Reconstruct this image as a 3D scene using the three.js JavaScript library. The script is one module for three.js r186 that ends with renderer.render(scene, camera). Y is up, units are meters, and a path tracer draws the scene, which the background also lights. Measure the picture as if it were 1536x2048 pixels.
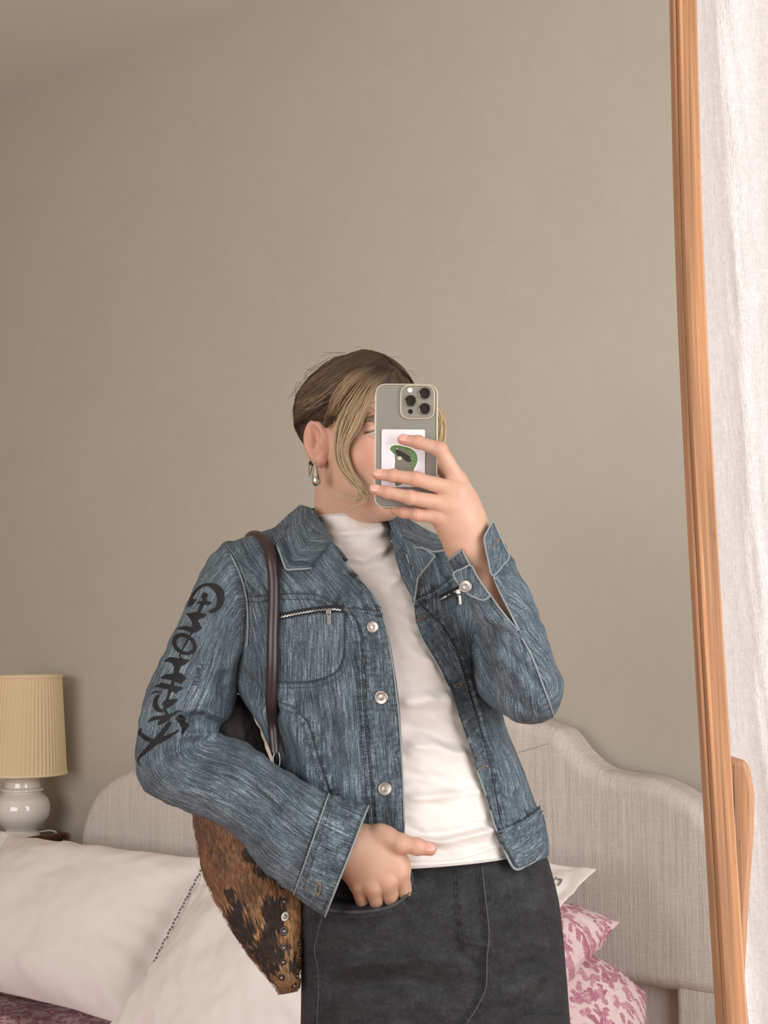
import * as THREE from 'three';
import { mergeGeometries, mergeVertices } from 'three/addons/utils/BufferGeometryUtils.js';
import { TessellateModifier } from 'three/addons/modifiers/TessellateModifier.js';
import { RoundedBoxGeometry } from 'three/addons/geometries/RoundedBoxGeometry.js';
import { RectAreaLightUniformsLib } from 'three/addons/lights/RectAreaLightUniformsLib.js';
import { createNoise3D } from 'simplex-noise';

// ---------------------------------------------------------------- camera, sky, daylight, exposure
const FOC = 2600, PITCH = THREE.MathUtils.degToRad(6), EYE = 1.28;
const scene = new THREE.Scene();
const camera = new THREE.PerspectiveCamera(2 * Math.atan(1024 / FOC) * 180 / Math.PI, 0.75, 0.05, 60);
camera.position.set(0, EYE, 0);
camera.rotation.x = PITCH;
const renderer = new THREE.WebGLRenderer({ antialias: true });
renderer.toneMapping = THREE.LinearToneMapping;
renderer.toneMappingExposure = 1.07;
renderer.shadowMap.enabled = true;
scene.background = new THREE.Color(0.86, 0.9, 0.98);
RectAreaLightUniformsLib.init();

// the room's own axes: U runs along the bed wall, N points from that wall into the room
const U = new THREE.Vector3(0.8, 0, 0.6), N = new THREE.Vector3(-0.6, 0, 0.8), R0 = new THREE.Vector3(0, 0, -3.425);
const ROOM_TURN = -Math.atan2(0.6, 0.8);
const room = (u, y, n) => new THREE.Vector3(R0.x + U.x * u + N.x * n, y, R0.z + U.z * u + N.z * n);
const HC = 3.21, U0 = -2.3, U1 = 2.75, N1 = 5.2;

// daylight from the two windows: one in the wall to the right of the mirror, one in the wall facing the bed
const WINDOWS = [
  { wall: 'right', at: 1.55, y: 1.5, w: 1.7, h: 2.0, power: 4.6 },
  { wall: 'front', at: 0.7, y: 1.6, w: 3.2, h: 2.0, power: 4.6 },
];
for (const w of WINDOWS) {
  const l = new THREE.RectAreaLight(new THREE.Color(1.0, 0.99, 0.975), w.power, w.w - 0.16, w.h - 0.16);
  const side = w.wall === 'right';
  l.position.copy(side ? room(U1 - 0.02, w.y, w.at) : room(w.at, w.y, N1 - 0.02));
  l.lookAt(side ? room(U1 - 2, w.y, w.at) : room(w.at, w.y, N1 - 2));
  scene.add(l);
}

// ---------------------------------------------------------------- helpers
let seed = 7;
const rnd = () => { seed = (seed + 0x6d2b79f5) | 0; let t = Math.imul(seed ^ (seed >>> 15), 1 | seed); t = (t + Math.imul(t ^ (t >>> 7), 61 | t)) ^ t; return ((t ^ (t >>> 14)) >>> 0) / 4294967296; };
const rr = (a, b) => a + (b - a) * rnd();
const noise = createNoise3D(rnd);
const lerp = (a, b, t) => a + (b - a) * t, clamp = (x, a, b) => Math.min(b, Math.max(a, x));
const smooth = (a, b, x) => { const t = clamp((x - a) / (b - a), 0, 1); return t * t * (3 - 2 * t); };
const V = (x, y, z) => new THREE.Vector3(x, y, z);
const cp = Math.cos(PITCH), sp = Math.sin(PITCH);
// a photograph pixel and a distance in front of the camera's wall -> a point in the place
function P(px, py, depth) {
  const x = (px - 768) / FOC, y = (1024 - py) / FOC, dz = -cp + y * sp, k = -depth / dz;
  return V(x * k, EYE + (y * cp + sp) * k, -depth);
}
// the same pixel on a plane parallel to the bed wall, `off` metres in front of it: returns [u, height]
function onWall(px, py, off) {
  const d = P(px, py, 1).sub(camera.position), o = camera.position.clone().sub(R0);
  const t = (off - o.dot(N)) / d.dot(N), p = camera.position.clone().addScaledVector(d, t);
  return [p.clone().sub(R0).dot(U), p.y];
}
const pwl = (pts) => (x) => {           // smooth curve through [x, y] pairs
  if (x <= pts[0][0]) return pts[0][1];
  for (let i = 1; i < pts.length; i++) if (x <= pts[i][0]) {
    const a = pts[Math.max(0, i - 2)], b = pts[i - 1], c = pts[i], d = pts[Math.min(pts.length - 1, i + 1)], t = (x - b[0]) / (c[0] - b[0]), h = c[0] - b[0];
    const m0 = (c[1] - a[1]) / Math.max(1e-6, c[0] - a[0]) * h, m1 = (d[1] - b[1]) / Math.max(1e-6, d[0] - b[0]) * h, t2 = t * t, t3 = t2 * t;
    return (2 * t3 - 3 * t2 + 1) * b[1] + (t3 - 2 * t2 + t) * m0 + (-2 * t3 + 3 * t2) * c[1] + (t3 - t2) * m1;
  }
  return pts[pts.length - 1][1];
};

const used = new Map();
const numbered = (n) => { const k = used.get(n) ?? 0; used.set(n, k + 1); return k ? n + '_' + String(k).padStart(3, '0') : n; };
function tag(o, label, category, group) { o.userData.label = label; o.userData.category = category; if (group) o.userData.group = group; return o; }
function thing(name, label, category, base, turn = 0, group) {
  const g = new THREE.Group(); g.name = numbered(name); g.position.copy(base); g.rotation.y = turn;
  g.userData.base = null; delete g.userData.base;
  tag(g, label, category, group); scene.add(g); g.updateMatrixWorld(true); return g;
}
function part(name, geo, m, parent, label) {                       // geometry in the parent's own space
  const o = new THREE.Mesh(geo, m); o.name = name; o.castShadow = o.receiveShadow = true; parent.add(o);
  if (label) o.userData.label = label;
  return o;
}
function wpart(name, geo, m, parent, label) {                      // geometry given in the place's coordinates
  parent.updateWorldMatrix(true, false);
  geo.applyMatrix4(parent.matrixWorld.clone().invert());
  return part(name, geo, m, parent, label);
}
function structure(name, geo, m, pos, turn = 0) {
  const o = new THREE.Mesh(geo, m); o.name = name; o.castShadow = o.receiveShadow = true; o.userData.kind = 'structure';
  if (pos) o.position.copy(pos); o.rotation.y = turn; scene.add(o); o.updateMatrixWorld(true); return o;
}
function indexed(pos, uv, idx, col) {
  const g = new THREE.BufferGeometry();
  g.setAttribute('position', new THREE.Float32BufferAttribute(pos, 3));
  if (uv) g.setAttribute('uv', new THREE.Float32BufferAttribute(uv, 2));
  if (col) g.setAttribute('color', new THREE.Float32BufferAttribute(col, 3));
  g.setIndex(idx); g.computeVertexNormals(); return g;
}
const strip = (g) => { const o = g.index ? g.toNonIndexed() : g; for (const k of Object.keys(o.attributes)) if (!['position', 'normal', 'uv'].includes(k)) o.deleteAttribute(k); return o; };
const merged = (list) => mergeGeometries(list.map(strip));
function tube(points, r, closed = false, seg = 0, sides = 8, taper) {
  const c = new THREE.CatmullRomCurve3(points, closed, 'centripetal');
  const n = seg || points.length * 6, g = new THREE.TubeGeometry(c, n, r, sides, closed);
  if (taper) {
    const p = g.attributes.position, q = V();
    for (let i = 0; i <= n; i++) { c.getPointAt(i / n, q); const k = taper(i / n); for (let j = 0; j <= sides; j++) { const o = i * (sides + 1) + j; p.setXYZ(o, q.x + (p.getX(o) - q.x) * k, q.y + (p.getY(o) - q.y) * k, q.z + (p.getZ(o) - q.z) * k); } }
    g.computeVertexNormals();
  }
  return g;
}
function distToPath(px, py, path) {
  let best = 1e9, at = 0, run = 0;
  for (let i = 1; i < path.length; i++) {
    const [ax, ay] = path[i - 1], [bx, by] = path[i], dx = bx - ax, dy = by - ay, L = Math.hypot(dx, dy), t = clamp(((px - ax) * dx + (py - ay) * dy) / (L * L || 1), 0, 1);
    const d = Math.hypot(px - ax - dx * t, py - ay - dy * t);
    if (d < best) { best = d; at = run + t * L; }
    run += L;
  }
  return [best, at, run];
}
// cloth folds: each is [path, height in metres, half width]
const folds = (list) => (px, py) => {
  let h = 0;
  for (const [path, amp, w] of list) { const [d, at, run] = distToPath(px, py, path); if (d < w * 3) { const e = Math.min(1, Math.min(at, run - at) / (run * 0.25) + 0.15); h += amp * Math.exp(-(d * d) / (w * w)) * e; } }
  return h;
};

// ---------------------------------------------------------------- computed textures
function vnoise(w, h, cx, cy) {                                    // tileable value noise
  const lat = new Float32Array(cx * cy).map(() => rnd()), out = new Float32Array(w * h);
  for (let y = 0; y < h; y++) {
    const fy = y / h * cy, y0 = Math.floor(fy), ty = fy - y0, sy = ty * ty * (3 - 2 * ty), r0 = (y0 % cy) * cx, r1 = ((y0 + 1) % cy) * cx;
    for (let x = 0; x < w; x++) {
      const fx = x / w * cx, x0 = Math.floor(fx), tx = fx - x0, sx = tx * tx * (3 - 2 * tx), a = x0 % cx, b = (x0 + 1) % cx;
      out[y * w + x] = (lat[r0 + a] * (1 - sx) + lat[r0 + b] * sx) * (1 - sy) + (lat[r1 + a] * (1 - sx) + lat[r1 + b] * sx) * sy;
    }
  }
  return out;
}
function dataTex(w, h, fn, srgb = true) {
  const d = new Uint8Array(w * h * 4);
  for (let i = 0; i < w * h; i++) { const c = fn(i % w, Math.floor(i / w), i); d[i * 4] = clamp(c[0], 0, 255); d[i * 4 + 1] = clamp(c[1], 0, 255); d[i * 4 + 2] = clamp(c[2], 0, 255); d[i * 4 + 3] = 255; }
  const t = new THREE.DataTexture(d, w, h); t.magFilter = THREE.LinearFilter; t.minFilter = THREE.LinearFilter; t.wrapS = t.wrapT = THREE.RepeatWrapping;
  if (srgb) t.colorSpace = THREE.SRGBColorSpace; t.needsUpdate = true; return t;
}
const scaled = (t, sx, sy = sx) => { const c = t.clone(); c.repeat.set(1 / sx, 1 / sy); c.needsUpdate = true; return c; };   // tile size in metres
const ramp = (stops) => (t) => { for (let i = 1; i < stops.length; i++) if (t <= stops[i][0] || i === stops.length - 1) { const a = stops[i - 1], b = stops[i], k = clamp((t - a[0]) / (b[0] - a[0]), 0, 1); return [0, 1, 2].map((c) => lerp(a[1][c], b[1][c], k)); } };

function denimTextures() {
  const S = 1024, a = vnoise(S, S, 230, 9), b = vnoise(S, S, 430, 26), c = vnoise(S, S, 100, 3), d = vnoise(S, S, 512, 512), e = vnoise(S, S, 9, 6), f = vnoise(S, S, 512, 170);
  const val = (i) => clamp(0.44 + (a[i] - 0.5) * 0.42 + (b[i] - 0.5) * 0.4 + (c[i] - 0.5) * 0.16 + (d[i] - 0.5) * 0.5 + (f[i] - 0.5) * 0.36 + (e[i] - 0.5) * 0.1, 0, 1);
  const r = ramp([[0, [36, 43, 53]], [0.35, [68, 81, 92]], [0.6, [98, 112, 120]], [0.82, [142, 152, 156]], [1, [180, 187, 188]]]);
  return [dataTex(S, S, (x, y, i) => r(val(i))), dataTex(S, S, (x, y, i) => { const v = 60 + 140 * val(i); return [v, v, v]; }, false)];
}
const [DENIM, DENIM_B] = denimTextures();
function twillTextures() {
  const S = 512, n = vnoise(S, S, 256, 256), m = vnoise(S, S, 40, 40), k = vnoise(S, S, 6, 6);
  const tw = (x, y) => 0.5 + 0.5 * Math.sin((x * 64 + y * 64) / S * Math.PI * 2);
  return [dataTex(S, S, (x, y, i) => { const v = 35 + 34 * (n[i] - 0.5) + 14 * tw(x, y) + 12 * (m[i] - 0.5) + 12 * (k[i] - 0.5); return [v * 0.97, v * 0.98, v * 1.03]; }), dataTex(S, S, (x, y, i) => { const v = 90 + 90 * tw(x, y) + 60 * n[i]; return [v, v, v]; }, false)];
}
const [TWILL, TWILL_B] = twillTextures();
const linenTex = (() => { const S = 1024, a = vnoise(S, S, 220, 6), b = vnoise(S, S, 512, 40), c = vnoise(S, S, 30, 300), d = vnoise(S, S, 512, 512), e = vnoise(S, S, 60, 3);
  const v = (i) => (a[i] - 0.5) * 0.9 + (b[i] - 0.5) * 0.7 + (c[i] - 0.5) * 0.5 + (d[i] - 0.5) * 0.7 + (e[i] - 0.5) * 0.5;
  return [dataTex(S, S, (x, y, i) => { const k = 1 + 0.08 * v(i); return [202 * k, 193 * k, 184 * k]; }), dataTex(S, S, (x, y, i) => { const k = 128 + 90 * v(i); return [k, k, k]; }, false)]; })();
const crinkle = (() => { const S = 1024, a = vnoise(S, S, 200, 50), b = vnoise(S, S, 420, 120), c = vnoise(S, S, 60, 200), d = vnoise(S, S, 512, 512), e = vnoise(S, S, 24, 8);
  const v = (i) => (a[i] - 0.5) * 0.8 + (b[i] - 0.5) * 0.8 + (c[i] - 0.5) * 0.7 + (d[i] - 0.5) * 0.5 + (e[i] - 0.5) * 0.5;
  return [dataTex(S, S, (x, y, i) => { const k = 1 + 0.05 * v(i); return [238 * k, 235 * k, 236 * k]; }), dataTex(S, S, (x, y, i) => { const k = 128 + 110 * v(i); return [k, k, k]; }, false)]; })();
const cottonB = (() => { const S = 512, a = vnoise(S, S, 256, 256), b = vnoise(S, S, 256, 60), c = vnoise(S, S, 70, 256); return dataTex(S, S, (x, y, i) => { const k = 60 + 60 * a[i] + 60 * b[i] + 60 * c[i]; return [k, k, k]; }, false); })();
const wallTex = (() => { const S = 1024, a = vnoise(S, S, 340, 340), b = vnoise(S, S, 24, 24), c = vnoise(S, S, 5, 5); return [dataTex(S, S, (x, y, i) => { const k = 1 + 0.02 * (a[i] - 0.5) + 0.012 * (b[i] - 0.5) + 0.012 * (c[i] - 0.5); return [184 * k, 175 * k, 161 * k]; }), dataTex(S, S, (x, y, i) => { const k = 80 + 90 * a[i]; return [k, k, k]; }, false)]; })();
const oakTex = (() => { const w = 256, h = 1024, a = vnoise(w, h, 60, 3), b = vnoise(w, h, 128, 12), c = vnoise(w, h, 12, 4), d = vnoise(w, h, 64, 160); return dataTex(w, h, (x, y, i) => { const k = 1 + 0.3 * (a[i] - 0.5) + 0.2 * (b[i] - 0.5) + 0.22 * (c[i] - 0.5) - (d[i] > 0.93 ? 0.12 : 0); return [158 * k, 112 * k, 76 * k]; }); })();
const mahoganyTex = (() => { const w = 512, h = 512, a = vnoise(w, h, 8, 120), b = vnoise(w, h, 20, 256), c = vnoise(w, h, 4, 30); return dataTex(w, h, (x, y, i) => { const k = 0.75 + 0.5 * a[i] * c[i] + 0.3 * (b[i] - 0.5) + 0.2 * c[i]; return [88 * k, 42 * k, 26 * k]; }); })();
const parquetTex = (() => { const w = 512, h = 512, a = vnoise(w, h, 60, 4), b = vnoise(w, h, 200, 16); return dataTex(w, h, (x, y, i) => { const k = 0.9 + 0.2 * a[i] + 0.12 * (b[i] - 0.5); return [168 * k, 124 * k, 86 * k]; }); })();
function canvasTex(w, h, draw, repeat = true) {
  const c = document.createElement('canvas'); c.width = w; c.height = h; draw(c.getContext('2d'), w, h);
  const t = new THREE.CanvasTexture(c); t.colorSpace = THREE.SRGBColorSpace; t.magFilter = THREE.LinearFilter; if (repeat) t.wrapS = t.wrapT = THREE.RepeatWrapping; return t;
}
// pink toile print: leaves, stems and rosettes in dusty rose on cream
const toileTex = canvasTex(1024, 1024, (g, w) => {
  g.fillStyle = 'rgb(224,200,200)'; g.fillRect(0, 0, w, w); g.lineCap = 'round';
  const inks = ['rgb(178,116,136)', 'rgb(192,134,150)', 'rgb(206,160,170)', 'rgb(168,104,126)'];
  const wrap = (fn, x, y) => { for (const ox of [-w, 0, w]) for (const oy of [-w, 0, w]) if (x + ox > -150 && x + ox < w + 150 && y + oy > -150 && y + oy < w + 150) { g.save(); g.translate(x + ox, y + oy); fn(); g.restore(); } };
  for (let i = 0; i < 620; i++) {
    const x = rnd() * w, y = rnd() * w, r = rr(0, 6.28), kind = rnd(), ink = inks[Math.floor(rnd() * 4)], ink2 = inks[Math.floor(rnd() * 4)], s = rr(0.45, 0.95), arr = Array.from({ length: 12 }, () => rnd());
    wrap(() => {
      g.rotate(r); g.scale(s, s); g.strokeStyle = ink; g.fillStyle = ink;
      if (kind < 0.62) {                                            // acanthus leaf
        g.lineWidth = 4; g.beginPath(); g.moveTo(0, 0); g.bezierCurveTo(30, -30 * arr[0], 60, 30 * arr[1], 95, 0); g.stroke();
        for (let k = 0; k < 7; k++) for (const sd of [-1, 1]) { g.fillStyle = k % 2 ? ink : ink2; g.beginPath(); g.moveTo(12 * k, 0); g.quadraticCurveTo(12 * k + 6, sd * (24 - k), 12 * k + 24, sd * (30 - 2.5 * k)); g.quadraticCurveTo(12 * k + 18, sd * 8, 12 * k + 9, 0); g.fill(); }
      } else if (kind < 0.82) {                                     // rosette
        for (let k = 0; k < 9; k++) { g.rotate(0.7); g.fillStyle = k % 2 ? ink : ink2; g.beginPath(); g.ellipse(17, 0, 15, 8, 0, 0, 7); g.fill(); g.lineWidth = 1.5; g.strokeStyle = 'rgb(228,210,206)'; g.stroke(); }
        g.fillStyle = ink; g.beginPath(); g.arc(0, 0, 7, 0, 7); g.fill();
      } else { g.lineWidth = 3; g.beginPath(); g.moveTo(0, 0); for (let k = 1; k < 5; k++) g.quadraticCurveTo(22 * k - 10, (k % 2 ? 1 : -1) * 22, 22 * k, 0); g.stroke(); }
    }, x, y);
  }
});

// ---------------------------------------------------------------- materials
const M = {};
const std = (o) => new THREE.MeshStandardMaterial({ side: THREE.DoubleSide, ...o }), phy = (o) => new THREE.MeshPhysicalMaterial({ side: THREE.DoubleSide, ...o });
M.wall = std({ map: scaled(wallTex[0], 0.9), bumpMap: scaled(wallTex[1], 0.9), bumpScale: 0.0006, roughness: 0.92 });
M.ceiling = std({ color: 'rgb(216,208,198)', roughness: 0.95 });
M.floor = std({ map: scaled(parquetTex, 0.6), roughness: 0.45 });
M.white = std({ color: 'rgb(232,230,226)', roughness: 0.6 });
M.linen = std({ map: scaled(linenTex[0], 0.55), bumpMap: scaled(linenTex[1], 0.55), bumpScale: 0.0014, roughness: 0.95 });
M.curtain = phy({ map: scaled(crinkle[0], 0.3), bumpMap: scaled(crinkle[1], 0.3), bumpScale: 0.0012, roughness: 0.95, transmission: 0.25, thickness: 0 });
M.oak = phy({ map: scaled(oakTex, 0.06, 0.5), roughness: 0.48, clearcoat: 0.15, clearcoatRoughness: 0.4 });
M.oakdark = std({ color: 'rgb(84,48,30)', roughness: 0.6 });
M.mahogany = phy({ map: scaled(mahoganyTex, 0.4), roughness: 0.3, clearcoat: 0.6, clearcoatRoughness: 0.15 });
M.shade = phy({ color: 'rgb(236,214,172)', roughness: 0.9, transmission: 0.2, thickness: 0 });
M.shadetrim = std({ color: 'rgb(232,212,176)', roughness: 0.9 });
M.ceramic = phy({ color: 'rgb(228,221,212)', roughness: 0.12, clearcoat: 0.6, clearcoatRoughness: 0.05 });
M.brass = std({ color: 'rgb(200,150,70)', roughness: 0.25, metalness: 1 });
M.cotton = std({ color: 'rgb(238,229,223)', bumpMap: scaled(cottonB, 0.09), bumpScale: 0.0004, roughness: 0.95 });
M.embroid = std({ color: 'rgb(132,126,122)', roughness: 0.9 });
M.toile = std({ map: scaled(toileTex, 0.3), bumpMap: scaled(cottonB, 0.09), bumpScale: 0.0004, roughness: 0.95 });
M.denim = std({ map: scaled(DENIM, 0.22), bumpMap: scaled(DENIM_B, 0.22), bumpScale: 0.0008, roughness: 0.92, vertexColors: true });
M.denimPlain = std({ map: scaled(DENIM, 0.22), bumpMap: scaled(DENIM_B, 0.22), bumpScale: 0.0008, roughness: 0.92 });
M.edge = std({ color: 'rgb(140,148,150)', roughness: 0.95 });
M.thread = std({ color: 'rgb(52,60,70)', roughness: 0.9 });
M.threadPale = std({ color: 'rgb(142,150,156)', roughness: 0.9 });
M.copperThread = std({ color: 'rgb(134,108,94)', roughness: 0.9 });
M.ink = std({ color: 'rgb(9,9,11)', roughness: 0.75 });
M.inkFaint = std({ color: 'rgb(58,66,80)', roughness: 0.9 });
M.jersey = std({ color: 'rgb(230,223,219)', bumpMap: scaled(cottonB, 0.06), bumpScale: 0.0005, roughness: 0.95 });
M.jeans = std({ map: scaled(TWILL, 0.14), bumpMap: scaled(TWILL_B, 0.14), bumpScale: 0.0004, roughness: 0.92, vertexColors: true });
M.jeansThread = std({ color: 'rgb(64,64,70)', roughness: 0.95 });
M.jeansDark = std({ color: 'rgb(20,20,23)', roughness: 0.95 });
M.skin = phy({ vertexColors: true, roughness: 0.5, sheen: 0.15, sheenRoughness: 0.5, sheenColor: new THREE.Color(1, 0.8, 0.7) });
M.nail = phy({ color: 'rgb(222,168,158)', roughness: 0.25, clearcoat: 0.5, clearcoatRoughness: 0.2 });
M.hair = phy({ vertexColors: true, roughness: 0.6, specularIntensity: 0.5 });
M.silver = std({ color: 'rgb(214,214,212)', roughness: 0.16, metalness: 1 });
M.pewter = std({ color: 'rgb(172,166,160)', roughness: 0.4, metalness: 1 });
M.tape = std({ color: 'rgb(26,27,32)', roughness: 0.85 });
M.leather = phy({ color: 'rgb(44,28,30)', roughness: 0.38, clearcoat: 0.25, clearcoatRoughness: 0.35 });
M.phone = phy({ color: 'rgb(150,147,140)', roughness: 0.32, metalness: 0.35 });
M.titanium = std({ color: 'rgb(186,178,164)', roughness: 0.28, metalness: 1 });
M.caseEdge = phy({ color: 'rgb(192,182,162)', roughness: 0.12, metalness: 0.2, clearcoat: 0.8, clearcoatRoughness: 0.08 });
M.lens = phy({ color: 'rgb(6,7,12)', roughness: 0.06, clearcoat: 1, clearcoatRoughness: 0.03 });
M.flash = phy({ color: 'rgb(236,232,220)', roughness: 0.15, clearcoat: 0.6 });
M.glass = phy({ color: 'rgb(255,255,255)', roughness: 0.02, transmission: 1, thickness: 0 });
M.screen = phy({ color: 'rgb(8,8,10)', roughness: 0.08, clearcoat: 1 });

// ---------------------------------------------------------------- the room
const boxAt = (w, h, d) => new THREE.BoxGeometry(w, h, d);
function metreUV(g) {                                              // box-projected uv in metres
  g = g.index ? g.toNonIndexed() : g; g.computeVertexNormals(); const p = g.attributes.position, n = g.attributes.normal, uv = [];
  for (let i = 0; i < p.count; i++) { const ax = Math.abs(n.getX(i)), ay = Math.abs(n.getY(i)), az = Math.abs(n.getZ(i)); if (az >= ax && az >= ay) uv.push(p.getX(i), p.getY(i)); else if (ax >= ay) uv.push(p.getZ(i), p.getY(i)); else uv.push(p.getX(i), p.getZ(i)); }
  g.setAttribute('uv', new THREE.Float32BufferAttribute(uv, 2)); return g;
}
const UM = (U0 + U1) / 2, UW = U1 - U0;
structure('floor', metreUV(boxAt(UW + 0.6, 0.2, N1 + 0.6)), M.floor, room(UM, -0.1, N1 / 2), ROOM_TURN);
structure('ceiling', metreUV(boxAt(UW + 0.6, 0.2, N1 + 0.6)), M.ceiling, room(UM, HC + 0.1, N1 / 2), ROOM_TURN);
structure('wall_back', metreUV(boxAt(UW + 0.6, HC, 0.2)), M.wall, room(UM, HC / 2, -0.1), ROOM_TURN);
structure('wall_left', metreUV(boxAt(0.2, HC, N1)), M.wall, room(U0 - 0.1, HC / 2, N1 / 2), ROOM_TURN);
for (const w of WINDOWS) { // walls with a window; local x runs along the wall
  const side = w.wall === 'right', len = side ? N1 : UW, c = side ? N1 / 2 - w.at : UM - w.at, turn = ROOM_TURN + (side ? Math.PI / 2 : Math.PI);
  const s = new THREE.Shape([[-len / 2, 0], [len / 2, 0], [len / 2, HC], [-len / 2, HC]].map((p) => new THREE.Vector2(...p)));
  s.holes.push(new THREE.Path([[-1, -1], [-1, 1], [1, 1], [1, -1]].map(([a, b]) => new THREE.Vector2(c + a * w.w / 2, w.y + b * w.h / 2))));
  structure('wall_' + w.wall, metreUV(new THREE.ExtrudeGeometry(s, { depth: 0.2, bevelEnabled: false }).translate(0, 0, side ? 0 : -0.2)), M.wall, side ? room(U1, 0, N1 / 2) : room(UM, 0, N1), turn);
  const win = new THREE.Group(); win.name = side ? 'window_1' : 'window_2'; win.userData.kind = 'structure'; win.position.copy(side ? room(U1 + 0.1, w.y, w.at) : room(w.at, w.y, N1 + 0.1)); win.rotation.y = turn; scene.add(win);
  for (const a of [-1, 1]) { part('frame_side', new THREE.BoxGeometry(0.07, w.h, 0.07).translate(a * (w.w / 2 - 0.035), 0, 0), M.white, win); part('frame_rail', new THREE.BoxGeometry(w.w - 0.14, 0.07, 0.07).translate(0, a * (w.h / 2 - 0.035), 0), M.white, win); }
  part('mullion', new THREE.BoxGeometry(0.06, w.h - 0.14, 0.06), M.white, win);
  for (const a of [-1, 1]) part('pane', new THREE.BoxGeometry(w.w / 2 - 0.1, w.h - 0.14, 0.006).translate(a * (w.w / 4 - 0.02), 0, 0), M.glass, win);
}

// ---------------------------------------------------------------- headboard, bed, pillows
{
  const OFF = 0.13, top = [[152, 1720], [156, 1670], [166, 1628], [186, 1588], [218, 1558], [262, 1538], [320, 1528], [400, 1518], [500, 1490], [620, 1440], [760, 1400], [880, 1396], [990, 1420], [1090, 1452], [1118, 1466], [1150, 1506], [1190, 1538], [1240, 1551], [1292, 1558], [1342, 1578], [1390, 1610], [1418, 1640], [1462, 1690], [1490, 1750], [1500, 1820], [1490, 1930]].map(([x, y]) => onWall(x, y, OFF));
  const yb = onWall(1300, 1960, OFF)[1], s = new THREE.Shape();
  s.moveTo(top[0][0], yb); s.lineTo(top[0][0], top[0][1]); s.splineThru(top.slice(1).map((p) => new THREE.Vector2(...p))); s.lineTo(top[top.length - 1][0] - 0.03, yb - 0.02); s.lineTo(top[0][0], yb - 0.02);
  const hb = thing('headboard', 'wavy upholstered headboard in greige slub linen behind the pillows', 'headboard', room(0, 0, 0), ROOM_TURN);
  part('panel', metreUV(new THREE.ExtrudeGeometry(s, { depth: 0.05, bevelEnabled: true, bevelThickness: 0.035, bevelSize: 0.035, bevelOffset: -0.035, bevelSegments: 8, curveSegments: 14 }).translate(0, 0, 0.045)), M.linen, hb);
  const [lu, ly] = onWall(1346, 1962, OFF);
  part('lower_panel', metreUV(new RoundedBoxGeometry(lu + 0.1 - top[0][0], yb - 0.06, 0.03, 3, 0.008).translate((lu + top[0][0]) / 2 + 0.1, yb / 2 + 0.04, 0.06)), M.linen, hb);
  part('leg', metreUV(new RoundedBoxGeometry(0.2, yb, 0.09, 4, 0.012).translate(lu + 0.1, yb / 2, 0.075)), M.linen, hb);
  part('leg', metreUV(new RoundedBoxGeometry(0.2, yb, 0.09, 4, 0.012).translate(top[0][0] + 0.16, yb / 2, 0.075)), M.linen, hb);
}
const BED = { u0: -1.18, u1: 0.74, n0: 0.15, n1: 2.15, top: 0.33 };
{
  const w = BED.u1 - BED.u0, l = BED.n1 - BED.n0, um = (BED.u0 + BED.u1) / 2, nm = (BED.n0 + BED.n1) / 2;
  const bed = thing('bed', 'double bed beneath the white and pink toile bedding', 'bed', room(um, 0, nm), ROOM_TURN);
  part('base', metreUV(new RoundedBoxGeometry(w - 0.04, 0.12, l - 0.02, 4, 0.02).translate(0, 0.09, 0)), M.linen, bed);
  for (const a of [-1, 1]) for (const b of [-1, 1]) part('leg', new THREE.CylinderGeometry(0.03, 0.022, 0.05, 16).translate(a * (w / 2 - 0.12), 0.02, b * (l / 2 - 0.12)), M.oakdark, bed);
  part('mattress', metreUV(new RoundedBoxGeometry(w - 0.06, 0.15, l - 0.04, 5, 0.05).translate(0, 0.225, 0)), M.cotton, bed);
  const nx = 90, nz = 90, pos = [], uv = [], idx = [];
  for (let j = 0; j <= nz; j++) for (let i = 0; i <= nx; i++) {
    const a = (i / nx - 0.5) * (w + 0.3), b = (j / nz - 0.5) * (l - 0.1) + 0.07, ex = Math.max(0, Math.abs(a) - (w / 2 - 0.03)), ez = Math.max(0, b - (l / 2 - 0.03));
    const x = Math.sign(a) * Math.min(Math.abs(a), w / 2 + 0.012), z = Math.min(b, l / 2 + 0.012), y = 0.315 - Math.min(0.14, ex) - Math.min(0.14, ez) + (ex + ez > 0 ? 0 : 0.014 * noise(a * 4, b * 4, 1) + 0.006 * noise(a * 11, b * 11, 2));
    pos.push(x, y, z); uv.push(a, b); if (i < nx && j < nz) { const o = j * (nx + 1) + i; idx.push(o, o + nx + 1, o + 1, o + 1, o + nx + 1, o + nx + 2); }
  }
  const dv = thing('duvet', 'dusty pink toile duvet spread over the bed', 'duvet', room(um, 0, nm), ROOM_TURN);
  part('cover', indexed(pos, uv, idx), M.toile, dv);
}
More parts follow.
